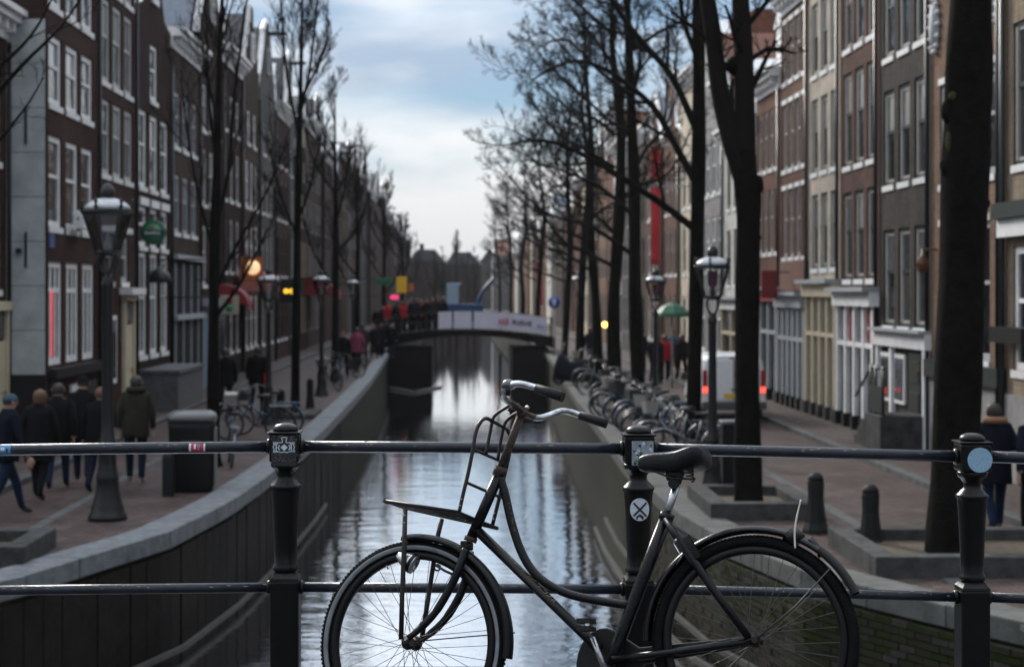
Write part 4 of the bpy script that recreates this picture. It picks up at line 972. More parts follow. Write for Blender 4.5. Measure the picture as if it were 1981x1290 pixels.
def lamp(label, x, y, sc=1.0, pink=False, full=True):
    root = thing('street_lamp', label, 'street lamp', (x, y, 0), 0.25, 'crown lanterns along the canal')
    def T(prof): return [(r * sc, h * sc) for r, h in prof]
    s = MB(); s.lathe(T([(.27, 0), (.27, .06), (.235, .10), (.225, .18), (.20, .24), (.165, .40), (.15, .55), (.16, .58), (.15, .62), (.125, .75), (.115, 1.0), (.13, 1.02), (.13, 1.08), (.10, 1.14), (.082, 1.4), (.07, 3.2), (.085, 3.24), (.085, 3.30), (.065, 3.34), (.06, 3.42)]), (0, 0, 0), 14)
    s.build('pole', IRON, root, local=True)
    for k in range(4):
        a = pi / 2 * k + .4; q = MB()
        q.tube([Vector((r * cos(a), r * sin(a), h)) * sc for r, h in ((.03, 3.36), (.10, 3.46), (.15, 3.56), (.145, 3.64), (.11, 3.70))], .022 * sc, 6); q.build('bracket', IRON, root, local=True)
    s = MB(); s.lathe(T([(.05, 3.66), (.17, 3.68), (.185, 3.71), (.17, 3.74)]), (0, 0, 0), 6); s.build('lantern_base', IRON, root, local=True)
    for k in range(6):
        a0, a1 = pi / 3 * k, pi / 3 * (k + 1)
        b0, b1, t0, t1 = [Vector((r * cos(a), r * sin(a), h)) * sc for r, a, h in ((.165, a0, 3.73), (.165, a1, 3.73), (.335, a0, 4.25), (.335, a1, 4.25))]
        q = MB(); q.tube([b0, t0], .016 * sc, 5); q.build('glazing_bar', IRON, root, local=True)
        if full: q = MB(); q.add([b0 * .985 + Vector((0, 0, b0.z * .015)), b1 * .985 + Vector((0, 0, b1.z * .015)), t1 * .985 + Vector((0, 0, t1.z * .015)), t0 * .985 + Vector((0, 0, t0.z * .015))], [(0, 1, 2, 3)]); q.build('pane', LGLASS, root, local=True)
        q = MB(); q.lathe(T([(.012, 4.30), (.03, 4.34), (.012, 4.37), (.03, 4.40), (.004, 4.46)]), Vector((.345 * cos(a0), .345 * sin(a0), 0)) * sc, 6)
        q.build('crown_spike', IRON, root, local=True)
    s = MB(); s.lathe(T([(.33, 4.24), (.37, 4.25), (.37, 4.29), (.33, 4.31)]), (0, 0, 0), 6); s.build('rim', IRON, root, local=True)
    s = MB(); s.lathe(T([(.34, 4.305), (.30, 4.36), (.22, 4.42), (.13, 4.455), (.10, 4.46)]), (0, 0, 0), 12); s.build('lantern_roof', ROOFLAMP, root, local=True)
    s = MB(); s.lathe(T([(.085, 4.45), (.10, 4.50), (.105, 4.58), (.08, 4.60), (.07, 4.64), (.02, 4.67)]), (0, 0, 0), 12); s.build('chimney', IRON, root, local=True)
    s = MB(); s.lathe(T([(.02, 3.74), (.05, 3.76), (.05, 3.85), (.03, 3.88)] + ([(.09, 3.95), (.10, 4.2)] if pink else [(.02, 4.0)])), (0, 0, 0), 10); s.build('lamp_holder', PINKGL if pink else ROOFLAMP, root, local=True)
    return root
lamp('tall black crown lantern standing among the walkers', -4.86, 23.7, 1.0)
lamp('black crown lantern with pinkish glass in front of the white van', 3.93, 26.3, .83, True)
lamp('black crown lantern before the orange lit sign', P(520, 0, 41).x, 41.0, .80)
lamp('small crown lantern past the pair of quay bollards', P(622, 0, 52).x, 52.0, .82)
lamp('small crown lantern close to the crowd on the far bridge', P(683, 0, 70).x, 70.0, .82, False, False)
lamp('crown lantern with red glass in front of the green parasol', P(1268, 0, 43).x, 43.0, .80, True)
lamp('far crown lantern with lilac glass near the blue road sign', P(1120, 0, 66).x, 66.0, .85, True, False)

# ------------------------------------------------------------------ tree pits, bollards, bin
def pit(label, x0, x1, y0, y1, h=.24, soil=True):
    root = thing('tree_pit', label, 'tree pit', ((x0 + x1) / 2, (y0 + y1) / 2, 0), 0, 'stone-edged tree pits')
    w = .26
    for a, c in (((x0, y0), (x1, y0 + w)), ((x0, y1 - w), (x1, y1)), ((x0, y0 + w + .006), (x0 + w, y1 - w - .006)), ((x1 - w, y0 + w + .006), (x1, y1 - w - .006))):
        s = MB(); s.box((a[0], a[1], -.03), (c[0], c[1], h)); s.build('kerb', STONE2, root, bevel=.015)
    if soil:
        s = MB(); s.box((x0 + w, y0 + w, -.02), (x1 - w, y1 - w, .10)); s.build('soil', mat('soil', (0.05, 0.04, 0.03), .95, col2=(0.12, 0.085, 0.05), vscale=14, bump=.8), root)
pit('stone tree pit round the thick mossy trunk', 4.62, 7.5, 18.85, 21.3)
pit('stone tree pit round the forked tree', 3.50, 5.05, 23.6, 26.0)
pit('low stone tree pit edge at the picture border', -6.4, -4.98, 19.6, 21.2)
pit('stone tree pit by the broom-shaped tree', -4.9, -3.55, 42.4, 44.6, .12)
pit('stone tree pit beside the slim tall tree', 4.2, 5.6, 32, 34.2, .2)
BOLL = mat('bollard_paint', (0.014, 0.0135, 0.014), .6, var=.25, vscale=8, bump=.2, spec=.15)
def bollard(label, x, y, h=.95, r=.105):
    root = thing('bollard', label, 'bollard', (x, y, 0), 0, 'short dark street bollards')
    s = MB(); s.lathe([(r * 1.75, 0), (r * 1.7, .05), (r * 1.35, .14), (r * 1.15, .3), (r, .45), (r, h * .62), (r * 1.05, h * .84), (r * .98, h * .86)], (0, 0, 0), 8, smooth=False); s.build('shaft', BOLL, root, local=True)
    s = MB(); s.lathe([(r * .98, h * .86), (r * .9, h * .93), (r * .5, h * .985), (.005, h)], (0, 0, 0), 16); s.build('cap', BOLL, root, local=True)
bollard('dark bollard nearer the forked tree of the pair behind the rear wheel', P(1578, 0, 22.4).x, 22.4, .80); bollard('dark bollard nearer the mossy trunk of the pair behind the rear wheel', P(1684, 0, 21.0).x, 21.0, .80)
s_ = thing('bollard', 'short square black post in front of the litter bin', 'bollard', (P(326, 0, 26.5).x, 26.5, 0), 0, 'short dark street bollards')
q = MB(); q.lathe([(.12, 0), (.12, .6), (.10, .66)], (0, 0, 0), 4, rot=pi / 4, smooth=False); q.build('shaft', BLACK, s_, local=True, bevel=.01)
bollard('dark bollard beside the tree pit past the lying bicycle', P(543, 0, 42.5).x, 42.5, .75); bollard('dark bollard between broom tree and low lamp', P(600, 0, 45).x, 45, .9, .09)

root = thing('litter_bin', 'big black street litter bin with rounded lid beside the quay', 'bin', (P(372, 0, 27.2).x, 27.2, 0), .12)
BIN = mat('bin_black', (0.006, 0.0065, 0.007), .5, var=.2, vscale=7, spec=.2)
s = MB(); rg = []
for z, w, d in ((0, .33, .32), (.08, .35, .34), (1.0, .37, .36), (1.12, .38, .37)):
    rg.append([Vector((w * (abs(cos(a)) ** .45) * (1 if cos(a) > 0 else -1), d * (abs(sin(a)) ** .45) * (1 if sin(a) > 0 else -1), z)) for a in [2 * pi * j / 28 + .06 for j in range(28)]])
s.loft(rg); s.build('body', BIN, root, local=True)
s = MB(); rg = []
for z, k in ((1.125, 1.03), (1.17, 1.05), (1.22, 1.0), (1.265, .8), (1.28, .3)):
    rg.append([Vector((.38 * k * (abs(cos(a)) ** .45) * (1 if cos(a) > 0 else -1), .37 * k * (abs(sin(a)) ** .45) * (1 if sin(a) > 0 else -1), z)) for a in [2 * pi * j / 28 + .06 for j in range(28)]])
s.loft(rg); s.build('lid', mat('bin_lid', (.10, .10, .105), .35), root, local=True)
s = MB(); s.box((-.16, -.39, .70), (.16, -.352, .82)); s.build('flap', mat('bin_flap', (.05, .05, .055), .4), root, local=True, bevel=.01)
lbox(root, 'side_panel', (.352, -.25, .12), (.39, .25, 1.0), mat('bin_side', (.16, .155, .15), .6))
root = thing('utility_cabinet', 'dark utility cabinet with pale top behind the saddle post', 'cabinet', (P(1415, 0, 28).x, 28, 0), 0)
s = MB(); s.box((-.17, -.17, 0), (.17, .17, 1.0)); s.build('body', BIN, root, local=True, bevel=.02); s = MB(); s.box((-.19, -.19, 1.0), (.19, .19, 1.06)); s.build('top', STONE, root, local=True, bevel=.02); s = MB(); s.box((-.14, -.185, .1), (.14, -.172, .9)); s.build('door', BIN, root, local=True)

# steps and railing of the stoop by the charcoal house
root = thing('stoop', 'grey stone stoop with steps before the charcoal house', 'stoop', (8.6, 33.8, 0), 0)
for k in range(4):
    s = MB(); s.box((8.98, 34.6 - k * .3, .09), (8.1, 32.5, .25 + k * .16 - .004 * k) if False else (8.1, 34.9 - k * .32, .27 + k * .17)); s.build('step', STONE2, root)
s = MB(); s.box((8.98, 32.5, .09), (8.05, 33.55, .80)); s.build('landing', STONE2, root, bevel=.02)
for y_ in (32.55, 33.1, 33.5): s = MB(); s.tube([(8.12, y_, .8), (8.12, y_, 1.75)], .03, 8); s.build('baluster', DARKFRAME, root)
s = MB(); s.tube([(8.12, 32.5, 1.7), (8.12, 33.5, 1.7), (8.12, 34.8, 1.05)], .028, 8); s.build('handrail', DARKFRAME, root)
s = MB(); s.box((8.09, 32.56, .85), (8.13, 33.48, 1.35)); s.build('rail_panel', DARKFRAME, root)

# ------------------------------------------------------------------ white van
root = thing('van', 'small white panel van seen from behind with its tail lights lit', 'van', (6.69, 41.3, 0), 0)
root.scale = (.91, .91, .91)
VW = mat('van_white', (.84, .85, .87), .28, var=.05, vscale=3, coat=.4)
prof = [(-.80, .36), (-.86, .50), (-.87, .95), (-.84, 1.30), (-.76, 1.66), (-.66, 1.77), (-.4, 1.81)]
ring = [(x, z) for x, z in prof] + [(-x, z) for x, z in reversed(prof)]
s = MB(); s.loft([[Vector((x * k, y_, .36 + (z - .36) * h)) for x, z in ring] for y_, k, h in ((0, .955, .975), (.06, .99, .995), (.4, 1, 1), (2.4, 1, 1), (2.9, .97, .93), (3.3, .93, .55), (4.0, .9, .47), (4.15, .82, .40))], smooth=False)
s.build('body', VW, root, local=True, bevel=.02, fix=True)
lbox(root, 'bumper', (-.86, -.09, .34), (.86, .03, .56), mat('bumper_plastic', (.07, .07, .075), .6), .03)
for sx in (-1, 1):
    lbox(root, 'cargo_door', (sx * .015, -.030, .60), (sx * .70, -.004, 1.66), VW, .02)
    lt_ = lbox(root, 'tail_light', (sx * .715, -.035, .78), (sx * .83, .03, 1.40), mat('tail_red', (.35, .015, .02), .25), .02)
    lbox(lt_, 'lit_lamp', (sx * .72, -.05, .80), (sx * .825, -.036, .95), mat('tail_lit', (.8, .05, .03), .3, emit=(1, .05, .03), estr=2.6), .01)
    lbox(root, 'mirror', (sx * .90, 2.7, 1.0), (sx * 1.04, 2.8, 1.22), BLACK, .03)
    for y_ in (.75, 3.25):
        q = MB(); q.ring(Vector((sx * .76, y_, .31)), Vector((0, 1, 0)), Vector((0, 0, 1)), Vector((1, 0, 0)), .22, .09, 24, 8); w_ = q.build('wheel', mat('rubber', (.014, .014, .015), .85), root, local=True)
        q = MB(); q.lathe([(.15, -.04), (.15, .04)], (sx * .80, y_, .31), 16, axes=(Vector((0, 1, 0)), Vector((0, 0, 1)), Vector((1, 0, 0)))); q.build('hub', GREYP, w_, local=True)
lbox(root, 'number_plate', (-.27, -.045, .66), (.25, -.031, .78), mat('plate_yellow', (.75, .48, .03), .5))
lbox(root, 'door_seam', (-.012, -.034, .60), (.012, -.0305, 1.66), BLACK); lbox(root, 'roof_light', (-.12, -.03, 1.70), (.12, -.01, 1.735), REDPANEL)
lbox(root, 'handle', (-.08, -.05, .86), (.08, -.031, .90), BLACK)
TXT = {}
def text_mesh(txt, size, ext=.004):
    c = bpy.data.curves.new('lettering', 'FONT'); c.body = txt; c.size = size; c.extrude = ext; c.align_x = 'CENTER'; c.align_y = 'CENTER'
    o = bpy.data.objects.new('lettering', c); COL.objects.link(o)
    dg = bpy.context.evaluated_depsgraph_get(); me = bpy.data.meshes.new_from_object(o.evaluated_get(dg)); bpy.data.objects.remove(o); bpy.data.curves.remove(c)
    return me
# blurred red lettering bars on the doors
REDINK = mat('red_ink', (.45, .03, .04), .5)
q = MB()
for k, (a, w_) in enumerate(((-.10, .05), (-.03, .07), (.06, .04), (.12, .06), (.20, .05), (.27, .06), (.35, .05))): q.box((a + .08, -.036, 1.22 + (.01 if k % 2 else 0)), (a + w_ + .08, -.0315, 1.32 - (.02 if k % 3 == 0 else 0)))
tag(q.build('lettering', REDINK, root, local=True), kind='stuff')

# ------------------------------------------------------------------ signs, awnings, banners, flags
def simple(name, label, cat, parts, loc, group=None):
    root = thing(name, label, cat, loc, 0, group)
    for pn, mb, m in parts: mb.build(pn, m, root)
    return root
GREENS = mat('sign_green', (.015, .12, .055), .35); NAVYS = mat('sign_band', (.02, .03, .04), .4)
c = P(297, 450, 42); ax = (Vector((1, 0, 0)), Vector((0, 0, 1)), Vector((0, -1, 0)))
root = thing('pub_sign', 'round green pub sign with dark band and red star hung from the brown house', 'sign', c)
s = MB(); s.lathe([(.28, -.06), (.31, -.05), (.31, .05), (.28, .06)], c, 28, axes=ax); s.build('disc', GREENS, root)
s = MB(); s.lathe([(.22, .061), (.22, .068)], c, 28, axes=ax); s.build('face', mat('sign_green_pale', (.05, .22, .12), .4), root)
s = MB(); s.box((c.x - .27, c.y - .078, c.z - .07), (c.x + .27, c.y - .066, c.z + .05)); s.build('band', NAVYS, root)
s = MB(); s.prism([(c.x + .06 * (1 if k % 2 == 0 else .4) * sin(pi * k / 5), c.y - .08, c.z + .12 + .06 * (1 if k % 2 == 0 else .4) * cos(pi * k / 5)) for k in range(10)], (0, -.01, 0)); s.build('star', mat('star_red', (.6, .03, .03), .4), root)
s = MB()
for k in range(8): s.box((c.x - .19 + k * .048, c.y - .084, c.z - .035), (c.x - .155 + k * .048, c.y - .078, c.z + (.02 if k in (0, 4) else .005)))
s.build('lettering', WHITEP, root)
s = MB(); s.tube([(XL, c.y, c.z + .42), (c.x + .2, c.y, c.z + .42)], .02, 6); s.tube([(c.x, c.y, c.z + .30), (c.x, c.y, c.z + .42)], .012, 6); s.build('bracket', BLACK, root)
c = P(310, 535, 44.5)
root = thing('hanging_lamp', 'dark dome lamp on a curved bracket under the green round sign', 'lamp', c)
s = MB(); s.lathe([(.30, -.16), (.31, -.10), (.26, .05), (.15, .17), (.05, .22)], c, 18); s.build('shade', BLACK, root)
s = MB(); s.tube(smooth_path([c + Vector((0, 0, .22)), c + Vector((.05, .1, .36)), c + Vector((.0, .5, .3)), Vector((XL, c.y + 1.0, c.z + .1))], 5), .025, 6); s.build('bracket', GREYP, root)
def plate(name, label, px, py, Y, w, h, m, cat='sign', t=.08, emit=None, brk=True, post=False, frame_m=None):
    c = P(px, py, Y); root = thing(name, label, cat, c)
    s = MB(); s.box((c.x - w/2, c.y, c.z - h/2), (c.x + w/2, c.y + t, c.z + h/2)); s.build('panel', m, root, bevel=.015)
    if frame_m:
        s = MB()
        for a, b_ in (((-w/2 - .03, -h/2 - .03), (w/2 + .03, -h/2)), ((-w/2 - .03, h/2), (w/2 + .03, h/2 + .03)), ((-w/2 - .03, -h/2), (-w/2, h/2)), ((w/2, -h/2), (w/2 + .03, h/2))): s.box((c.x + a[0], c.y - .01, c.z + a[1]), (c.x + b_[0], c.y + t + .01, c.z + b_[1]))
        s.build('frame', frame_m, root)
    if post: s = MB(); s.tube([(c.x, c.y + t + .03, 0), (c.x, c.y + t + .03, c.z + h/2)], .035, 8); s.build('post', GREYP, root)
    elif brk:
        wx = XL if c.x < 0 else XR
        s = MB(); s.tube([(wx, c.y + t/2, c.z + h/2 - .05), (c.x, c.y + t/2, c.z + h/2 - .05)], .02, 6); s.build('bracket', BLACK, root)
    return root, c
ORLIT = mat('orange_lit', (.8, .3, .05), .5, emit=(1.0, .42, .10), estr=.35); ORDK = mat('orange_paint', (.50, .13, .03), .5)
r_, c = plate('lit_sign', 'glowing orange pub sign high before the dark houses', 487, 520, 47, .55, .62, ORDK, frame_m=mat('sign_wood', (.25, .09, .04), .6))
s = MB(); s.lathe([(.02, 0), (.17, .01), (.20, .03), (.12, .09), (.02, .10)], c + Vector((.04, -.0, .03)), 16, axes=ax); s.build('lit_bowl', mat('warm_lamp', (1, .7, .4), .4, emit=(1.0, .66, .34), estr=.55), r_)
r_, c = plate('menu_sign', 'pale square shop sign with red and green print below the orange one', 444, 590, 47, .50, .52, mat('sign_pale', (.38, .36, .28), .6))
for k, (m_, z) in enumerate(((REDINK, .12), (mat('green_ink', (.05, .25, .14), .6), -.08))): s = MB(); s.lathe([(.10, .01), (.10, .02)], c + Vector((0, 0, z)), 14, axes=ax); s.build('emblem', m_, r_)
YEL = mat('yellow_sign', (.62, .36, .02), .5, emit=(1, .6, .03), estr=.04)
plate('yellow_sign', 'tall yellow sign hung over the crowd near the far bridge', 777, 551, 84, .50, .80, YEL)
plate('green_sign', 'small green shop sign before the crowd', 742, 545, 82, .75, .32, GREENS)
plate('orange_sign', 'small orange sign beside the tall yellow sign', 795, 556, 90, .28, .42, ORDK)
AMB = mat('amber_lit', (.9, .55, .05), .4, emit=(1, .55, .04), estr=1.1)
r_, c = plate('lit_letter_sign', 'dark box sign with two amber lit letters before the red awning', 558, 562, 53, .55, .75, BLACK)
for dx in (-.07, .10):
    q = MB(); q.ring(Vector((c.x + dx, c.y - .03, c.z - .02)), Vector((1, 0, 0)), Vector((0, 0, 1)), Vector((0, 1, 0)), .055, .022, 16, 6); q.build('lit_letter', AMB, r_)
PINKLIT = mat('pink_lit', (.8, .05, .2), .4, emit=(1, .06, .22), estr=.5)
plate('pink_lit_sign', 'glowing pink sign above the heads at the far bridge', 763, 575, 86, .42, .22, PINKLIT)
REDCL = mat('red_canvas', (.22, .015, .02), .7, var=.15); SALMON = mat('salmon_canvas', (.50, .16, .14), .7, var=.15)
def awning(label, Y0, Y1, z0, z1, out, m):
    root = thing('awning', label, 'awning', (XL, (Y0 + Y1) / 2, z0)); s = MB()
    n_ = 8; rg = []
    for k in range(n_ + 1):
        a = pi / 2 * k / n_; rg.append((XL + out * sin(a), z0 + (z1 - z0) * cos(a)))
    s.add([(x, Y0, z) for x, z in rg] + [(x, Y1, z) for x, z in rg], [(i, i + 1, n_ + 2 + i, n_ + 1 + i) for i in range(n_)])
    for Yc in (Y0, Y1): s.add([(XL, Yc, z0)] + [(x, Yc, z) for x, z in rg], [tuple(range(n_ + 2))])
    s.build('canopy', m, root); s = MB(); s.box((XL + out - .02, Y0, z0 - .22), (XL + out + .01, Y1, z0)); s.build('valance', m, root)
awning('dark red rounded awning below the amber letters', 57.8, 59.0, 2.75, 3.45, 1.1, REDCL)
awning('salmon awning past the dark red one', 64, 67, 3.2, 4.0, 1.6, SALMON)
awning('small red awning near the crowd', 92, 97, 3.0, 4.0, 1.6, REDCL)
BAN = mat('red_banner', (.50, .025, .03), .65, var=.1, emit=None)
for k, (ya, yb, lab) in enumerate(((283, 352, 'upper red hanging banner on the van side of the canal'), (362, 512, 'lower long red hanging banner on the van side of the canal'))):
    a, c = P(1268, ya, 62), P(1268, yb, 62); root = thing('banner', lab, 'banner', (a.x, 62, c.z)); s = MB(); rg = []
    for j in range(13):
        z = a.z + (c.z - a.z) * j / 12; d = .03 * sin(j * .8)
        rg.append([Vector((a.x - .17, 62 + d, z)), Vector((a.x + .17, 62 + d + .04, z)), Vector((a.x + .17, 62.02 + d + .04, z)), Vector((a.x - .17, 62.02 + d, z))])
    s.loft(rg); s.build('cloth', BAN, root); s = MB(); s.tube([(XR, 62, a.z + .02), (a.x - .25, 62, a.z + .02)], .025, 6); s.build('pole', GREYP, root)
r_, c = plate('shop_sign', 'dark red square sign hung on the low red brick house', 1488, 550, 46.0, .42, .75, mat('maroon', (.16, .012, .016), .6))
PAR = mat('green_canvas', (.02, .11, .06), .6, var=.2)
c = P(1300, 600, 56); root = thing('parasol', 'green cafe parasol beside the red-glass lantern', 'parasol', (c.x, 56, 0))
s = MB(); s.lathe([(.62, c.z - .22), (.60, c.z - .10), (.35, c.z + .12), (.05, c.z + .26)], (c.x, 56, 0), 8, smooth=False); s.build('canopy', PAR, root); s = MB(); s.tube([(c.x, 56, 0), (c.x, 56, c.z + .26)], .03, 8); s.build('pole', GREYP, root)
c = P(1072, 585, 84); root = thing('road_sign', 'round blue road sign at the end of the banner bridge', 'sign', (c.x, 84, 0))
s = MB(); s.lathe([(.30, 0), (.30, .03)], c, 20, axes=ax); s.build('disc', mat('road_blue', (.02, .09, .38), .4), root); s = MB(); s.tube([(c.x, 84.05, 0), (c.x, 84.05, c.z + .3)], .035, 8); s.build('post', GREYP, root)
s = MB(); s.prism([(c.x - .05, 83.96, c.z - .16), (c.x + .05, 83.96, c.z - .16), (c.x + .05, 83.96, c.z + .02), (c.x + .13, 83.96, c.z + .02), (c.x, 83.96, c.z + .18), (c.x - .13, 83.96, c.z + .02), (c.x - .05, 83.96, c.z + .02)], (0, .005, 0)); s.build('arrow', WHITEP, root)
PF = mat('pink_flag', (.50, .10, .16), .7)
a, c = P(1038, 505, 100), P(1044, 590, 100); root = thing('flag', 'narrow pink flag hanging before the bare trees past the bridge', 'flag', (c.x, 100, c.z)); s = MB(); s.loft([[Vector((a.x + (c.x - a.x) * t_ - .14 + .1 * sin(t_ * 3), 100 + .08 * sin(t_ * 5), a.z + (c.z - a.z) * t_)), Vector((a.x + (c.x - a.x) * t_ + .18 + .1 * sin(t_ * 3), 100.1 + .08 * sin(t_ * 4), a.z + (c.z - a.z) * t_)), Vector((a.x + (c.x - a.x) * t_ + .18 + .1 * sin(t_ * 3), 100.12 + .08 * sin(t_ * 4), a.z + (c.z - a.z) * t_)), Vector((a.x + (c.x - a.x) * t_ - .14 + .1 * sin(t_ * 3), 100.02 + .08 * sin(t_ * 5), a.z + (c.z - a.z) * t_))] for t_ in [j / 10 for j in range(11)]]); s.build('cloth', PF, root); s = MB(); s.tube([(XR, 100.05, a.z - .3), (a.x, 100.05, a.z + .05)], .03, 6); s.build('pole', GREYP, root)
c = P(1170, 628, 58); tag(MB().lathe([(.01, -.1), (.08, -.06), (.10, 0), (.08, .06), (.01, .1)], c, 12).build('wall_light', mat('amber_bulb', (.9, .6, .1), .4, emit=(1, .55, .08), estr=5)), 'small amber light between two trunks on the van side', 'light')

# white banners on the far bridge
BANW = mat('banner_white', (.74, .72, .84), .7, var=.08, vscale=2)
for k, (xa, xb, lab) in enumerate(((848, 874, 'narrow white banner at the crowd end of the far bridge'), (878, 912, 'white banner in the middle of the far bridge'), (917, 1058, 'long white banner with red and dark print on the far bridge'))):
    n_ = 10; top, bot = [], []
    for j in range(n_ + 1):
        x = P(xa + (xb - xa) * j / n_, 0, FB).x; top.append(Vector((x, FB - .10 - .02 * sin(j), fdz(x) + 1.0 - .015 * (j % 2)))); bot.append(Vector((x, FB - .10 - .02 * sin(j + .6), fdz(x) + .12)))
    root = thing('bridge_banner', lab, 'banner', (top[5].x, FB - .1, bot[5].z), 0, 'white banners on the far bridge')
    s = MB(); s.loft([[t_, b_, b_ + Vector((0, .015, 0)), t_ + Vector((0, .015, 0))] for t_, b_ in zip(top, bot)], smooth=False); s.build('cloth', BANW, root, fix=True)
    if k == 2:
        def bars(nm, px0, px1, h0, h1, m, cnt_, seed):
            q = MB(); R = random.Random(seed)
            for j in range(cnt_):
                a_ = px0 + (px1 - px0) * j / cnt_; x = P(a_, 0, FB).x; x2 = P(a_ + (px1 - px0) / cnt_ * R.uniform(.5, .85), 0, FB).x
                q.box((x, FB - .150, fdz(x) + h0 + R.uniform(0, .04)), (x2, FB - .138, fdz(x) + h1 - R.uniform(0, .08)))
            tag(q.build(nm, m, root), kind='stuff')
        bars('red_print', 965, 985, .38, .72, mat('banner_red', (.55, .10, .16), .6), 3, 1); bars('dark_print', 991, 1030, .42, .70, mat('banner_ink', (.12, .12, .18), .6), 7, 2); bars('blue_print', 1038, 1054, .40, .6, mat('banner_blue', (.25, .35, .5), .6), 4, 3)
# blue lift with pale cabin behind the bridge
root = thing('boom_lift', 'blue bent boom lift with pale box behind the far bridge', 'crane', P(905, 600, 97) * 1)
BLUEM = mat('machine_blue', (.018, .055, .15), .4)
s = MB(); s.tube(smooth_path([P(926, 612, 97), P(925, 590, 97), P(929, 572, 97), P(940, 556, 97), P(956, 538, 97)], 4), [.13] * 8 + [.10] * 9, 8); s.build('boom', BLUEM, root)
a, c = P(864, 548, 97), P(892, 590, 97); s = MB(); s.box((a.x, 96.6, c.z), (c.x, 98, a.z)); s.build('cabin', mat('pale_blue_box', (.32, .42, .52), .5), root, bevel=.03); a, c = P(850, 588, 97), P(935, 622, 97); s = MB(); s.box((a.x, 96.5, c.z), (c.x, 98.2, a.z)); s.build('chassis', BLUEM, root, bevel=.03)
a, c = P(888, 550, 97), P(890, 588, 97); s = MB(); s.box((a.x, 96.55, c.z), (a.x + .12, 96.6, a.z)); s.build('window_strip', GLASSD, root)
# ------------------------------------------------------------------ people
SKIN = mat('skin', (.42, .25, .19), .55)
def pmat(name, c): return mat('cloth_' + name, c, .95, var=.2, vscale=9, spec=.08)
DARKC = pmat('black', (.008, .008, .009)); NAVYC = pmat('navy', (.008, .009, .017)); OLIVEC = pmat('olive', (.030, .028, .021)); JEANC = pmat('jeans', (.011, .020, .042)); DKJEAN = pmat('dark_jeans', (.010, .014, .026))
TEALC = pmat('slate_knit', (.05, .08, .11)); BROWNH = mat('brown_hair', (.10, .045, .025), .6, var=.3, vscale=40); DARKH = mat('dark_hair', (.02, .015, .012), .6); FURC = mat('fur_brown', (.20, .10, .05), .9, var=.4, vscale=60); SHOEW = mat('shoe_white', (.5, .5, .52), .6); SHOED = mat('shoe_dark', (.02, .02, .02), .6); REDC = pmat('red', (.35, .02, .03)); PINKC = pmat('pink', (.22, .05, .09))
BODY = {}
def body_mesh(stride, arm, mats, lean=.02):
    """one continuous skinned body facing +Y, 1.75 m tall; mats = jacket, trousers, shoes"""
    key = (stride, arm, lean) + tuple(m.name for m in mats)
    if key in BODY: return BODY[key]
    J, E, Rr = [], [], []
    def v(p, r, par=None):
        J.append(p); Rr.append(r); i = len(J) - 1
        if par is not None: E.append((par, i))
        return i
    pel = v((0, 0, .95), (.15, .115)); sp = v((0, lean, 1.14), (.155, .115), pel); ch = v((0, lean * 1.6, 1.33), (.175, .125), sp); nk = v((0, lean * 2, 1.47), (.06, .06), ch)
    hd = v((0, lean * 2 + .02, 1.585), (.082, .095), nk); v((0, lean * 2 + .02, 1.68), (.07, .085), hd)
    for sx, st in ((-1, stride), (1, -stride)):
        hp = v((sx * .095, 0, .88), (.095, .10), pel); kn = v((sx * .10, st * .5 + .04, .49), (.068, .07), hp); an = v((sx * .10, st - (.06 if st < 0 else 0), .10 + (.05 if st < -.1 else 0)), (.046, .05), kn)
        v((sx * .115, st + .15 - (.06 if st < 0 else 0), .045), (.045, .035), an)
        sh = v((sx * .175, lean * 1.6, 1.39), (.08, .08), ch); el = v((sx * .245, lean - st * .35 - .03, 1.12), (.062, .062), sh)
        if arm == 'pocket': wr = v((sx * .20, .10, .93), (.048, .05), el); v((sx * .17, .13, .88), (.045, .045), wr)
        elif arm == 'front': wr = v((sx * .15, .24, 1.10), (.045, .045), el); v((sx * .10, .29, 1.12), (.04, .04), wr)
        else: wr = v((sx * .25, .04 - st * .6, .88), (.045, .045), el); v((sx * .25, .06 - st * .65, .83), (.036, .04), wr)
    me = bpy.data.meshes.new('body'); me.from_pydata(J, E, []); o = bpy.data.objects.new('body', me); COL.objects.link(o)
    o.modifiers.new('skin', 'SKIN'); sub = o.modifiers.new('sub', 'SUBSURF'); sub.levels = sub.render_levels = 2
    for i, sv in enumerate(me.skin_vertices[0].data): sv.radius = Rr[i]; sv.use_root = (i == 0)
    dg = bpy.context.evaluated_depsgraph_get(); dg.update(); out = bpy.data.meshes.new_from_object(o.evaluated_get(dg)); bpy.data.objects.remove(o)
    out.materials.clear()
    for m in (mats[0], mats[1], mats[2], SKIN): out.materials.append(m)
    for p in out.polygons:
        c = p.center; p.use_smooth = True
        if c.z > 1.47: p.material_index = 3
        elif c.z < .105 or (c.z < .16 and c.y > max(stride, -stride) + .06): p.material_index = 2
        elif c.z < .80 and abs(c.x) < .185: p.material_index = 1
        elif arm == 'swing' and c.z < .87 and abs(c.x) > .2: p.material_index = 3
        elif c.z < .80: p.material_index = 1
        else: p.material_index = 0
    BODY[key] = out; return out
HANDM = {}
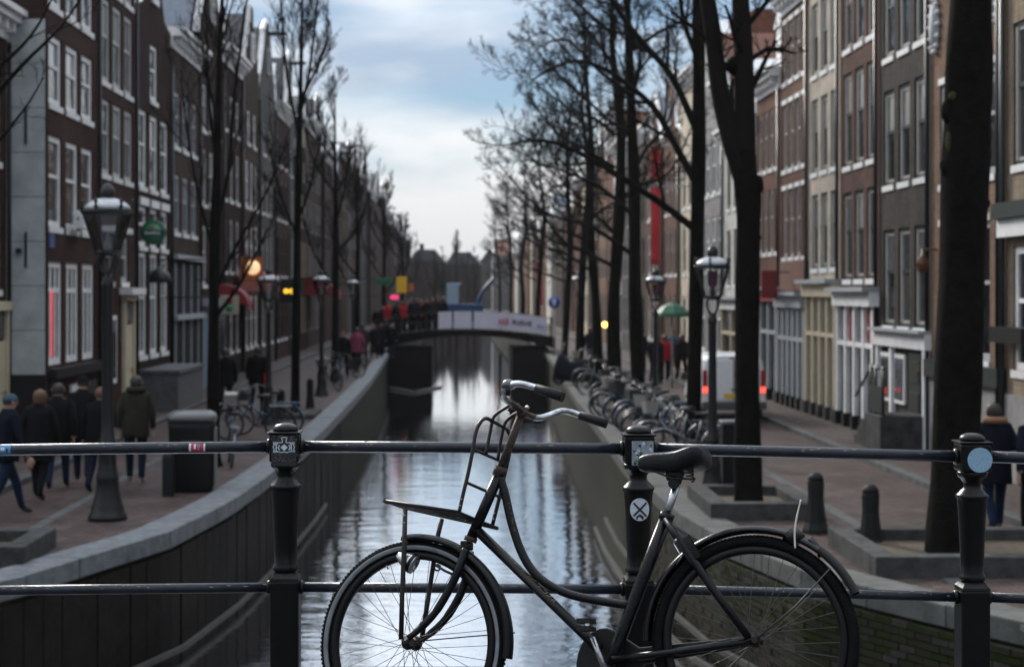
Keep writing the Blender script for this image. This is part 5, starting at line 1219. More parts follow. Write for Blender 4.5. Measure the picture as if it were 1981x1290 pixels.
def hand_mesh(sx):
    if sx in HANDM: return HANDM[sx]
    q = MB(); q.loft([[Vector((.012 * cos(a) * k, .042 * sin(a) * k, z)) for a in [2 * pi * j / 10 for j in range(10)]] for z, k in ((0, .75), (-.03, 1), (-.07, 1.05), (-.09, .9))])
    for k, (y_, ln) in enumerate(((-.030, .062), (-.010, .075), (.010, .080), (.030, .070))): q.tube([(0, y_, -.085), (-sx * .006, y_ + .003, -.085 - ln * .5), (-sx * .022, y_ + .004, -.085 - ln)], [.0095, .009, .007], 6)
    q.tube([(0, .036, -.03), (-sx * .008, .058, -.06), (-sx * .018, .062, -.095)], [.011, .010, .008], 6)
    HANDM[sx] = q.mesh('hand', SKIN); return HANDM[sx]
def person(label, x, y, face, h, jacket, trousers, shoes, head, stride=.18, arm='swing', z=0.0, hood=None, coat=.78, group='people walking along the canal', detail=True, bag=None):
    root = thing('person', label, 'person', (x, y, z), face, group); k = h / 1.75; root.scale = (k * 1.05, k * 1.05, k)
    inst('body', body_mesh(stride, arm, (jacket, trousers, shoes)), root)
    # jacket hanging over the hips
    lean = .02; q = MB(); rg = []
    for zz, rx, ry, yo in ((coat, .205, .165, .0), (coat + .03, .212, .17, .0), (.98, .20, .16, .0), (1.14, .19, .15, lean), (1.30, .205, .155, lean * 1.5), (1.40, .19, .14, lean * 1.6), (1.46, .13, .105, lean * 2), (1.51, .085, .085, lean * 2)):
        rg.append([Vector((rx * cos(a), yo + ry * sin(a), zz + .012 * sin(3 * a + zz * 9))) for a in [2 * pi * j / 20 for j in range(20)]])
    q.loft(rg); q.build('jacket', jacket, root, local=True)
    hc = Vector((0, .06, 1.61))
    def cap_(name, m, r, z_lo, fy, puff=1.0, back=.0):
        q = MB(); rg = []
        for i in range(8):
            t_ = i / 7; zz = z_lo + (1.0 - z_lo) * t_; w_ = sqrt(max(0.002, 1 - min(1, abs(zz)) ** 2)) if zz > 0 else 1 - .12 * abs(zz)
            rg.append([hc + Vector((r * w_ * cos(a) * puff, (r * 1.12 * w_ * sin(a)) * (fy if sin(a) > 0 and zz < .35 else 1) - back, r * 1.18 * zz)) for a in [2 * pi * j / 18 for j in range(18)]])
        q.loft(rg); return q.build(name, m, root, local=True)
    if head == 'beanie': cap_('hat', TEALC, .099, .12, 1.0); cap_('hair', DARKH, .091, -.35, .35)
    elif head == 'cap_dark': cap_('hat', DARKC, .099, .10, 1.0); cap_('hair', DARKH, .091, -.45, .35)
    elif head == 'long': cap_('hair', BROWNH, .100, -1.0, .35, 1.0, .01)
    elif head == 'brown': cap_('hair', BROWNH, .096, -.55, .35)
    else: cap_('hair', DARKH, .096, -.6, .35)
    if detail:
        q = MB(); q.lathe([(.004, -.03), (.014, -.015), (.012, .01), (.004, .028)], hc + Vector((0, .098, -.01)), 8); q.build('nose', SKIN, root, local=True)
        for sx in (-1, 1):
            q = MB(); q.lathe([(.004, -.03), (.012, -.02), (.016, .01), (.005, .03)], hc + Vector((sx * .088, 0, -.005)), 8); q.build('ear', SKIN, root, local=True)
            q = MB(); q.lathe([(.002, -.01), (.010, 0), (.002, .01)], hc + Vector((sx * .032, .088, .015)), 8); q.build('eye', DARKH, root, local=True)
        q = MB(); q.box(hc + Vector((-.024, .084, -.058)), hc + Vector((.024, .096, -.048))); q.build('mouth', mat('lips', (.30, .12, .10), .5), root, local=True)
        if arm == 'swing':
            for sx, st in ((-1, stride), (1, -stride)): o = inst('hand', hand_mesh(sx), root, (sx * .25, .07 - st * .65, .835))
    if hood:
        q = MB(); q.ring(Vector((0, .0, 1.49)), Vector((1, 0, 0)), Vector((0, 1, 0)), Vector((0, 0, 1)), .105, .05, 22, 10); q.build('hood', hood, root, local=True)
    if bag:
        q = MB(); q.box((.20, -.12, .75), (.30, .16, 1.05)); q.tube([(.25, 0, 1.05), (.1, .12, 1.3), (-.12, .05, 1.46)], .012, 6); q.build('bag', bag, root, local=True, bevel=.03)
    return root
fw = lambda a: radians(a)         # 0 = walking away from the bridge
X_ = lambda px, Y: (px - 885) / F * Y
person('person in slate knitted cap, dark jacket and blue jeans at the picture edge', X_(12, 24.0), 24.0, fw(-55), 1.76, NAVYC, JEANC, SHOED, 'beanie', .26)
person('person with reddish brown hair and long dark coat behind the knitted cap', X_(75, 25.8), 25.8, fw(-8), 1.72, DARKC, DARKC, SHOED, 'long', .17, coat=.62)
person('person in dark coat and blue jeans next to the brown-haired one', X_(112, 27.3), 27.3, fw(6), 1.74, DARKC, JEANC, SHOED, 'dark', -.2)
person('person in black cap, black coat and dark jeans just short of the tall lamp', X_(160, 28.3), 28.3, fw(4), 1.80, DARKC, DKJEAN, SHOED, 'cap_dark', .14, 'pocket', coat=.70)
person('fair-capped person in black partly hidden by the tall lamp', X_(193, 26.8), 26.8, fw(-12), 1.70, DARKC, DKJEAN, SHOED, 'brown', -.16, 'front')
person('person in olive hooded parka, dark trousers and pale shoes past the tall lamp', X_(263, 28.2), 28.2, fw(2), 1.82, OLIVEC, DKJEAN, SHOEW, 'dark', .06, 'swing', hood=OLIVEC, coat=.74)
person('dark-clad person walking beside the bare tree behind the litter bin', X_(436, 43), 43, fw(10), 1.78, DARKC, NAVYC, SHOED, 'dark', .18, detail=False)
person('dark-clad person walking by the lantern before the orange sign', X_(497, 44.5), 44.5, fw(-5), 1.78, DARKC, DARKC, SHOED, 'dark', -.18, detail=False, bag=REDC)
person('person in navy coat with brown fur hood and jeans beside the thick trunk', X_(1925, 22.4), 22.4, fw(3), 1.74, NAVYC, JEANC, mat('shoe_tan', (.22, .15, .11), .7), 'dark', -.14, 'front', hood=FURC, coat=.66)
person('person in dark coat cut off at the picture edge behind the fur hood', X_(2006, 22.0), 22.0, fw(10), 1.74, NAVYC, DARKC, SHOED, 'dark', .12, coat=.66)
person('person in black partly hidden behind the thick mossy trunk', X_(1862, 23.5), 23.5, fw(-4), 1.66, DARKC, DARKC, SHOED, 'dark', .12)
# small figures farther off
R = random.Random(4)
cols = [DARKC, NAVYC, DARKC, DARKC, PINKC, OLIVEC, DARKC, NAVYC, REDC, TEALC]
far = [(724, 80), (737, 83), (748, 84.5), (757, 82), (690, 66), (702, 74), (664, 62), (1268, 58), (1286, 60), (1302, 61.5), (1318, 60), (1143, 70), (1240, 66)]
for k, (px, Y) in enumerate(far):
    where = 'short of the far bridge on the crowd bank' if px < 900 else 'by the green parasol on the van bank'
    person(f'small dark figure, {ORD[k if px < 900 else k - 7]} of those {where}', X_(px, Y), Y, R.uniform(-.6, .6) + (pi if k % 3 == 0 else 0), R.uniform(1.65, 1.85), cols[k % 10], DKJEAN if k % 2 else DARKC, SHOED, R.choice(['dark', 'long', 'brown']), R.choice((.15, -.15, .1)), detail=False)
for k, px in enumerate((768, 779, 788, 797, 806, 815, 826, 836, 845, 858)):
    Y = FB + 1.0 + (k % 3) * 1.1; x = X_(px, Y)
    person(f'{["dark", "red-jacketed", "pink-jacketed", "dark", "navy", "red-jacketed", "dark", "olive", "navy", "dark"][k]} figure standing on the far bridge, {ORD[k]} from the crowd bank', x, Y, R.uniform(0, 6.28), R.uniform(1.65, 1.85), [DARKC, REDC, PINKC, DARKC, NAVYC, REDC, DARKC, OLIVEC, NAVYC, DARKC][k], DARKC, SHOED, R.choice(['dark', 'long', 'brown']), .06, z=fdz(x) + (.05 if Y < FB + .5 else 0.0), detail=False)

for k in range(14):
    px = R.uniform(728, 866); Y = FB + (4.2 if k % 2 else 3.2) + R.uniform(0, .6); px = 730 + k * 9.7; x = X_(px, Y)
    cm = R.choice([DARKC, NAVYC, DARKC, OLIVEC, TEALC, DARKC, REDC])
    person(f'figure in the dense crowd behind the far bridge rail, {ORD[k]} from the crowd bank', x, Y, R.uniform(0, 6.28), R.uniform(1.62, 1.9), cm, DARKC, SHOED, R.choice(['dark', 'long', 'brown', 'beanie']), .06, z=max(fdz(x), .35) if x > -4.4 else .3, detail=False, group='crowd on the far bridge')

# ------------------------------------------------------------------ parked bicycles (blurred ones)
RUB = mat('rubber', (.014, .014, .015), .85)
CHROME = mat('chrome', (.11, .112, .118), .4, .7)
def bike_proto(label, fm, basket=None, group='bicycles parked along the quays'):
    root = thing('parked_bicycle', label, 'bicycle', (0, 0, 0), 0, group)
    ex, ez, en = Vector((0, 1, 0)), Vector((0, 0, 1)), Vector((1, 0, 0))
    for y_ in (-.55, .55):
        q = MB(); q.ring(Vector((0, y_, .34)), ex, ez, en, .32, .02, 28, 6); w_ = q.build('wheel', RUB, root, local=True)
        q = MB(); q.ring(Vector((0, y_, .34)), ex, ez, en, .295, .009, 28, 5); q.build('rim', CHROME, w_, local=True)
        q = MB()
        for j in range(9):
            a = pi * j / 9; q.tube([(0, y_ + .29 * cos(a), .34 + .29 * sin(a)), (0, y_ - .29 * cos(a), .34 - .29 * sin(a))], .0018, 3, cap=False)
        q.build('spokes', CHROME, w_, local=True)
        q = MB(); q.sect(Vector((0, y_, .34)), ex, ez, en, [(.355, -.028), (.368, -.015), (.368, .015), (.355, .028)], 16, radians(20 if y_ < 0 else -10), radians(190 if y_ < 0 else 110) if y_ < 0 else radians(120), closed=False); q.build('mudguard', fm, root, local=True)
    q = MB(); q.tube([(0, -.05, .30), (0, -.20, .84)], .017, 8); q.tube([(0, -.05, .30), (0, .36, .72)], .018, 8); q.tube(smooth_path([(0, .35, .80), (0, .26, .62), (0, .08, .50), (0, -.12, .46)], 4), .015, 8)
    for sx in (-1, 1): q.tube([(sx * .03, -.05, .30), (sx * .06, -.55, .34)], .010, 6); q.tube([(0, -.19, .78), (sx * .06, -.55, .34)], .008, 6); q.tube(smooth_path([(sx * .05, .37, .68), (sx * .055, .43, .5), (sx * .055, .55, .34)], 3), .012, 6)
    q.tube([(0, .37, .66), (0, .32, .86)], .02, 8); q.build('frame', fm, root, local=True)
    q = MB(); q.tube([(0, .33, .86), (0, .30, 1.05)], .013, 8); q.tube(smooth_path([(-.27, .05, 1.06), (-.25, .22, 1.10), (-.1, .33, 1.07), (.1, .33, 1.07), (.25, .22, 1.10), (.27, .05, 1.06)], 4), .012, 6); q.build('handlebar', CHROME, root, local=True)
    q = MB(); q.loft([[Vector((w_ * cos(a), y_, zz + .035 * sin(a))) for a in [2 * pi * j / 10 for j in range(10)]] for y_, w_, zz in ((-.34, .06, .96), (-.31, .10, .97), (-.22, .085, .96), (-.10, .03, .955), (-.06, .012, .95))]); q.tube([(0, -.21, .82), (0, -.23, .94)], .013, 6); q.build('saddle', BLACK, root, local=True)
    q = MB(); q.box((-.07, -.80, .72), (.07, -.32, .745)); 
    for sx in (-1, 1): q.tube([(sx * .06, -.75, .73), (sx * .07, -.55, .34)], .006, 5)
    q.build('carrier', fm, root, local=True)
    q = MB(); q.lathe([(.03, -.02), (.035, .03), (.01, .04)], (0, .44, .80), 10); q.build('headlight', CHROME, root, local=True)
    if basket: q = MB(); q.loft([[Vector((w_ * cx, .48 + d_ * cy, z)) for cx, cy in ((-1, -1), (1, -1), (1, 1), (-1, 1))] for z, w_, d_ in ((.78, .14, .10), (1.02, .19, .14))], smooth=False); q.build('crate', basket, root, local=True)
    return root
FRB = mat('bike_black', (.015, .015, .017), .35); FRBL = mat('bike_blue', (.03, .08, .16), .35); FRG = mat('bike_grey', (.16, .17, .19), .35, .3)
protos = [bike_proto('', FRB), bike_proto('', FRBL, mat('crate_black', (.03, .03, .03), .6)), bike_proto('', FRG), bike_proto('', FRB, mat('crate_pale', (.32, .31, .28), .6))]
used = [False] * 4
def place_bike(k, label, x, y, rz, lean=0.0):
    o = protos[k] if not used[k] else copy_tree(protos[k]); used[k] = True
    o.location = (x, y, .0); o.rotation_euler = (0, lean, rz); o['label'] = label; return o
R = random.Random(17)
tot = 0
for j in range(13):
    Y = 31.0 + j * 1.35 + R.uniform(-.3, .3); x = 4.05 + .02 * (Y - 31) + R.uniform(-.15, .25)
    place_bike(R.randrange(4), f'parked bicycle in the jumbled row by the van, {ORD[j]} from the knotted forked tree', x, Y, radians(R.choice((62, 75, 100, 112, 80)) ), radians(R.uniform(-9, 9)))
for j in range(5):
    Y = 52 + j * 3.2; place_bike(R.randrange(4), f'parked bicycle on the van bank, {ORD[j]} past the jumbled row', 4.5 + j * .08, Y, radians(R.uniform(60, 120)), radians(R.uniform(-8, 8)))
for j, (px, Y) in enumerate(((492, 36.5), (512, 37.6), (640, 55), (652, 58), (668, 63), (676, 67), (690, 72), (445, 31.2))):
    place_bike(R.randrange(4), ['bicycle parked side-on past the litter bin', 'second bicycle parked past the litter bin, under the lantern', 'bicycle leaning by the small lantern, first of the quay row', 'bicycle second in the quay row past the small lantern', 'bicycle third in the quay row past the small lantern', 'bicycle fourth in the quay row past the small lantern', 'bicycle fifth in the quay row past the small lantern', 'bicycle standing right behind the litter bin'][j], X_(px, Y), Y, radians((95, 80, 30, 15, 60, 20, 40, 10)[j]), radians(R.uniform(-8, 8)))
# covered scooter on the van bank
root = thing('scooter', 'dark scooter under a cover with glowing orange reflector beside the quay', 'scooter', (X_(1115, 58), 58, 0), radians(80))
q = MB(); rg = []
for y_, w_, z0, z1 in ((-.75, .12, .25, .6), (-.6, .22, .12, .85), (-.2, .26, .10, .92), (.2, .24, .10, .80), (.45, .26, .12, 1.12), (.62, .20, .15, 1.05), (.78, .10, .2, .6)):
    rg.append([Vector((w_ * cos(a), y_, (z0 + z1) / 2 + (z1 - z0) / 2 * sin(a))) for a in [2 * pi * j / 14 for j in range(14)]])
q.loft(rg); q.build('cover', pmat('tarp', (.02, .022, .028)), root, local=True)
for y_ in (-.55, .6): q = MB(); q.ring(Vector((0, y_, .24)), Vector((0, 1, 0)), Vector((0, 0, 1)), Vector((1, 0, 0)), .18, .06, 20, 8); q.build('wheel', RUB, root, local=True)
q = MB(); q.box((-.1, -.80, .52), (.1, -.76, .60)); q.build('reflector', mat('glowing_reflector', (.7, .22, .03), .3, emit=(1, .3, .03), estr=.5), root, local=True)  # reflector made to glow by its own emission
for sx in (-1, 1): q = MB(); q.tube([(0, .5, 1.08), (sx * .2, .46, 1.2), (sx * .26, .44, 1.36)], .012, 6); q.lathe([(.02, -.01), (.07, 0), (.07, .02), (.02, .03)], (sx * .26, .44, 1.38), 12, axes=(Vector((1, 0, 0)), Vector((0, 0, 1)), Vector((0, -1, 0)))); q.build('mirror', CHROME, root, local=True)
# ------------------------------------------------------------------ bridge railing
RY = 6.32
RAILM = mat('rail_paint', (.008, .010, .017), .30, col2=(.020, .024, .036), vscale=26, bump=.12, bscale=40, spec=.40)
RUST = mat('rail_chipped', (.10, .085, .07), .6, col2=(.22, .20, .18), vscale=60)
POSTM = mat('post_paint', (.0040, .0042, .0048), .30, var=.3, vscale=18, bump=.08, bscale=22, spec=.22)
rail_root = thing('bridge_railing', 'black iron bridge railing with cast posts and two round rails', 'railing', (0, RY, 1.6))
posts = [(-1.97, 2.572), (-.637, 2.588), (.670, 2.580), (1.906, 2.552), (3.2, 2.50)]
def post(x, zt):
    """zt = height of the top rail's axis"""
    c = Vector((x, RY, 0)); q = MB()
    def sq(z0, z1, w, name=None, bev=.005): 
        s = MB(); s.box((x - w/2, RY - w/2, z0), (x + w/2, RY + w/2, z1)); return s
    po = MB()
    po.lathe([(.040, zt - .462), (.047, zt - .455), (.0485, zt - .446), (.046, zt - .438), (.0415, zt - .430), (.0425, zt - .38), (.0455, zt - .30), (.050, zt - .21), (.0535, zt - .165), (.0545, zt - .155), (.0595, zt - .149), (.0600, zt - .143), (.055, zt - .138), (.048, zt - .132), (.044, zt - .126), (.0345, zt - .118), (.0315, zt - .108), (.0325, zt - .098), (.037, zt - .090), (.0415, zt - .084), (.044, zt - .080), (.050, zt - .076), (.0545, zt - .068), (.0555, zt - .060), (.053, zt - .054)], c, 28)
    body = po.build('post', POSTM, rail_root)
    sq(zt - .0535, zt + .050, .110).build('head_block', POSTM, body, bevel=.008)
    s = MB(); s.box((x - .060, RY - .060, zt + .0505), (x + .060, RY + .060, zt + .058)); s.build('cap_plate', POSTM, body, bevel=.003)
    s = MB(); s.lathe([(.047, zt + .0585), (.047, zt + .066), (.044, zt + .074), (.034, zt + .082), (.018, zt + .087), (.003, zt + .088)], c, 24); s.build('cap', POSTM, body)
    s = MB(); s.lathe([(.075, zt - .489), (.072, zt - .480), (.062, zt - .472), (.056, zt - .466), (.054, zt - .462)], c, 4, rot=pi / 4, smooth=False); s.build('shoulder', POSTM, body)
    zb = deck_z(x)
    sq(zb, zt - .489, .106).build('foot_block', POSTM, body, bevel=.008)
    return body
bodies = [post(x, z) for x, z in posts]
for dz, r in ((0, .0215), (-.520, .0185)):
    for (xa, za), (xb, zb) in zip(posts[:-1], posts[1:]):
        s = MB(); s.tube([(xa + .04, RY, za + dz), (xa * .5 + xb * .5, RY, (za + zb) / 2 + dz + .001), (xb - .04, RY, zb + dz)], r, 16); o = s.build('rail', RAILM, rail_root)
        ch = MB(); R = random.Random(int(xa * 50) + int(dz * 10))
        for k in range(26 if dz == 0 else 34):       # chipped paint flecks
            t_ = R.random(); x = xa + .06 + (xb - xa - .12) * t_; z = za + (zb - za) * t_ + dz; a = R.uniform(.35, 1.3); ln = R.uniform(.004, .03)
            y_ = RY - cos(a) * (r + .0007); zz = z + sin(a) * (r + .0007); w_ = R.uniform(.0012, .003)
            tx, tz = sin(a) * w_, cos(a) * w_
            ch.add([(x, y_ - tx * 0, zz), (x + ln * .4, y_ + tx, zz + tz), (x + ln, y_, zz), (x + ln * .5, y_ - tx, zz - tz)], [(0, 1, 2, 3)])
        tag(ch.build('paint_chips', RUST, o), kind='stuff')
        for xe, ze in ((xa + .06, za), (xb - .06, zb)):
            s = MB(); s.lathe([(r + .006, -.008), (r + .009, 0), (r + .006, .008)], (xe, RY, ze + dz), 16, axes=(Vector((0, 1, 0)), Vector((0, 0, 1)), Vector((1, 0, 0)))); s.build('collar', POSTM, o)
# stickers on the posts
STGR = mat('sticker_grey_blue', (.16, .20, .25), .45, col2=(.34, .38, .42), vscale=70); STW = mat('sticker_white', (.55, .60, .66), .45, var=.12, vscale=60); STB = mat('sticker_black', (.015, .015, .018), .4); STLB = mat('sticker_light_blue', (.20, .36, .50), .5, col2=(.32, .48, .60), vscale=90); STR = mat('sticker_red', (.42, .02, .035), .45); STG = mat('sticker_green', (.03, .22, .06), .5); STO = mat('sticker_orange', (.55, .20, .05), .5); STBL = mat('sticker_blue', (.05, .22, .45), .5); STDIM = mat('sticker_grey_ink', (.22, .22, .26), .5)
x, zt = posts[1]; yf = RY - .0555
st = MB(); st.box((x - .045, yf - .0006, zt - .066), (x + .045, yf + .0004, zt + .036)); so = st.build('sticker', STB, rail_root); tag(so, 'black sticker with white ornament')
def stroke(pts, w, m, par, y, name='ornament'):
    s = MB(); 
    for (a, b_), (c, d) in zip(pts[:-1], pts[1:]):
        v_ = Vector((c - a, d - b_)); n_ = Vector((-v_.y, v_.x)).normalized() * w / 2
        s.add([(a + n_.x, y, b_ + n_.y), (a - n_.x, y, b_ - n_.y), (c - n_.x, y, d - n_.y), (c + n_.x, y, d + n_.y)], [(0, 1, 2, 3)])
    return s.build(name, m, par)
u = .0019        # one photo pixel of the sticker in metres
def S(px, py): return (x + (px - 355) / 8.07 * .0019, zt - (py - 516) / 8.07 * .0019)
orn = [(190, 430), (330, 430), (330, 395), (315, 350), (400, 350), (390, 395), (390, 430), (520, 430), (505, 465), (520, 500), (505, 535), (525, 570), (440, 572), (400, 585), (360, 572), (320, 585), (280, 572), (190, 580), (205, 535), (185, 500), (205, 465), (190, 430)]
stroke([S(*p) for p in orn], .0034, STW, so, yf - .0012)
s = MB(); s.add([(S(360, 455)[0], yf - .0012, S(360, 455)[1]), (S(300, 505)[0], yf - .0012, S(300, 505)[1]), (S(360, 560)[0], yf - .0012, S(360, 560)[1]), (S(415, 505)[0], yf - .0012, S(415, 505)[1])], [(0, 1, 2, 3)]); s.build('diamond', STW, so)
for pts_ in ([(235, 450), (235, 565)], [(210, 450), (262, 450)], [(210, 565), (262, 565)], [(470, 450), (470, 565)], [(445, 450), (497, 450)], [(445, 565), (497, 565)], [(290, 470), (262, 505), (290, 545)], [(430, 470), (455, 505), (430, 545)]): stroke([S(*p) for p in pts_], .0042, STW, so, yf - .0012)
s = MB(); R = random.Random(2)
for k in range(70):
    a, b_ = S(R.uniform(150, 560), R.choice((R.uniform(320, 400), R.uniform(610, 730)))); ln = R.uniform(.002, .007)
    s.add([(a, yf - .0011, b_), (a + ln, yf - .0011, b_ + R.uniform(-.001, .001)), (a + ln, yf - .0011, b_ + .0011), (a, yf - .0011, b_ + .0012)], [(0, 1, 2, 3)])
tag(s.build('small_print', STDIM, so), kind='stuff')
x, zt = posts[2]
st = MB(); st.box((x - .030, yf - .0006, zt - .055), (x + .050, yf + .0004, zt + .034)); so = st.build('sticker', STGR, rail_root); tag(so, 'torn colourful sticker')
R = random.Random(8)
for m_, n_, nm in ((STB, 16, 'dark_patch'), (STW, 12, 'white_patch'), (STG, 5, 'green_patch'), (STO, 3, 'orange_patch')):
    s = MB()
    for k in range(n_):
        a = x + R.uniform(-.028, .044); b_ = zt + (R.uniform(-.054, .030) if m_ is not STO else R.uniform(-.054, -.04)); w_ = R.uniform(.004, .012); e = {STB: .0008, STW: .0011, STG: .0014, STO: .0017}[m_]
        pl = [(a + w_ * .6 * cos(t_) * R.uniform(.6, 1.1), b_ + w_ * .6 * sin(t_) * R.uniform(.6, 1.1)) for t_ in [2 * pi * j / 7 for j in range(7)]]
        s.add([(p[0], yf - e - k * .00002, p[1]) for p in pl], [tuple(reversed(range(7)))])
    tag(s.build(nm, m_, so), kind='stuff')
def round_sticker(x, zc, r, rad, m, par, name='sticker', yo=0.0, squash=1.0):
    """disc wrapped on the round shaft"""
    s = MB(); vs_ = [(0.0, 0.0)]; ring_n = 5; seg = 28
    for i in range(1, ring_n + 1):
        for j in range(seg): a = 2 * pi * j / seg; vs_.append((r * i / ring_n * cos(a), r * squash * i / ring_n * sin(a)))
    def W(p):
        if rad: ang = p[0] / rad; return (x + rad * sin(ang), RY - rad * cos(ang), zc + p[1])
        return (x + p[0], yf - .0008 - yo, zc + p[1])
    fs_ = [(0, 1 + (j + 1) % seg, 1 + j) for j in range(seg)]
    for i in range(ring_n - 1):
        for j in range(seg): a, b_ = 1 + i * seg, 1 + (i + 1) * seg; fs_.append((a + j, a + (j + 1) % seg, b_ + (j + 1) % seg, b_ + j))
    s.add([W(p) for p in vs_], [tuple(reversed(f)) for f in fs_], True); return s.build(name, m, par, fix=False)
so = round_sticker(x + .0, zt - .218, .0385, .0535, STW, rail_root, squash=1.08); tag(so, 'round white sticker with black cross')
def wrap(px_, pz, rad): a = px_ / rad; return (x + rad * sin(a), RY - rad * cos(a), zt - .218 + pz)
for sgn in (-1, 1):
    s = MB(); n_ = 8
    for w_, a0, a1 in ((.0036, -.024, .026),):
        L_ = [(t_, sgn * t_) for t_ in [a0 + (a1 - a0) * k / n_ for k in range(n_ + 1)]]
        for (a, b_), (c, d) in zip(L_[:-1], L_[1:]):
            nx, ny = -sgn * w_ * .707, w_ * .707
            s.add([wrap(a - nx, b_ - ny, .0546), wrap(c - nx, d - ny, .0546), wrap(c + nx, d + ny, .0546), wrap(a + nx, b_ + ny, .0546)], [(0, 1, 2, 3)])
    s.build('cross_bar', STB, so)
s = MB(); s.add([wrap(*p, .0548) for p in ((-.014, -.036), (.014, -.036), (.014, -.026), (0, -.016), (-.014, -.026))], [(0, 1, 2, 3, 4)]); s.build('dark_house_mark', STB, so)
x, zt = posts[3]
so = round_sticker(x + .012, zt - .008, .046, None, STLB, rail_root); tag(so, 'round light blue sticker')
def rail_sticker(xc, w, col, par_lab, marks):
    t_ = (xc - posts[0][0]) / (posts[1][0] - posts[0][0]); zc = posts[0][1] + (posts[1][1] - posts[0][1]) * t_; r = .0219
    def band_(x0, x1, a0, a1, m, nm, par, rr):
        s = MB(); n_ = 8
        pts_ = [(RY - rr * cos(a), zc + rr * sin(a)) for a in [radians(a0 + (a1 - a0) * k / n_) for k in range(n_ + 1)]]
        for p, q_ in zip(pts_[:-1], pts_[1:]): s.add([(x0, p[0], p[1]), (x1, p[0], p[1]), (x1, q_[0], q_[1]), (x0, q_[0], q_[1])], [(0, 1, 2, 3)], True)
        return s.build(nm, m, par)
    so = band_(xc - w/2, xc + w/2, -35, 55, col, 'sticker', rail_root, r); tag(so, par_lab)
    for x0, x1, a0, a1, m in marks: band_(xc + x0, xc + x1, a0, a1, m, 'print', so, r + .0005)
rail_sticker(X_(383, RY), .062, STR, 'small red and white sticker', [(-.012, -.004, -10, 40, STW), (.002, .010, -20, 35, STBL), (-.030, -.022, -30, 50, STW), (.024, .030, -30, 50, STW)])
rail_sticker(X_(12, RY), .045, STBL, 'small torn blue sticker', [(-.015, .0, 0, 30, STW), (.006, .012, -20, 20, STB)])

# ------------------------------------------------------------------ the bicycle in front
BPAINT = mat('bicycle_paint', (.0026, .0028, .0040), .25, col2=(.007, .0068, .0085), vscale=30, bump=.05, bscale=60, spec=.22)
RACKM = mat('carrier_paint', (.007, .0045, .0055), .42, col2=(.018, .010, .010), vscale=34, bump=.15, bscale=90, spec=.35)
RUSTM = mat('rusty_stem', (.020, .010, .0075), .6, col2=(.048, .023, .015), vscale=40, bump=.5, bscale=140)
STEELM = mat('worn_chrome', (.42, .43, .45), .26, 1.0, var=.35, vscale=22, bump=.15, bscale=90)
GRIP = mat('grip_rubber', (.008, .008, .0085), .62, spec=.3, bump=.15, bscale=160)
TYRE = mat('tyre_rubber', (.0045, .0045, .005), .8, spec=.12, var=.3, vscale=30, bump=.4, bscale=150)
STRIPE = mat('tyre_reflective_band', (.15, .16, .175), .5, var=.25, vscale=20)
RIMM = mat('black_rim', (.004, .004, .0045), .4, spec=.2); SPOKE = mat('spoke_steel', (.07, .068, .065), .4, .7)
GOLD = mat('gold_transfer', (.36, .25, .09), .5); SADDLEM = mat('saddle_vinyl', (.007, .008, .0105), .38, var=.25, vscale=14, bump=.1, bscale=80, spec=.28)
BLK2 = mat('chaincase_black', (.004, .004, .0045), .45, var=.3, vscale=9, spec=.3)
FH, RH = P(797, 1243, 5.80), P(1459, 1236, 5.42)
bu = (FH - RH).normalized(); h_ = Vector((0, 0, 1)).cross(bu).normalized(); th = radians(14)
b_up = (Vector((0, 0, 1)) * cos(th) - h_ * sin(th)); b_up = (b_up - bu * b_up.dot(bu)).normalized(); bn = b_up.cross(bu).normalized()     # bn points at the near side
CAMP = Vector((0, 0, CAMZ))
def bk(px, py, n_=0.0):
    d = Vector(((px - 885) / F, 1, (565 - py) / F)); p0 = FH + bn * n_
    return CAMP + d * ((p0 - CAMP).dot(bn) / d.dot(bn))
def B(pts, n_=None): return [bk(*(p if n_ is None else (p[0], p[1], n_))) for p in pts]
base = (FH + RH) / 2 - b_up * .35
bike = thing('bicycle', 'old black step-through bicycle with front carrier leaning on the railing', 'bicycle', base)
def bt(name, pts, r, m, n=12, par=None, smooth_n=0, cap=True):
    p = B(pts); 
    rs = r
    if smooth_n: 
        p = smooth_path(p, smooth_n)
        if isinstance(r, (list, tuple)): rs = [r[min(int(i / smooth_n), len(r) - 1)] for i in range(len(p))]
    s = MB(); s.tube(p, rs, n, cap); return s.build(name, m, par or bike)
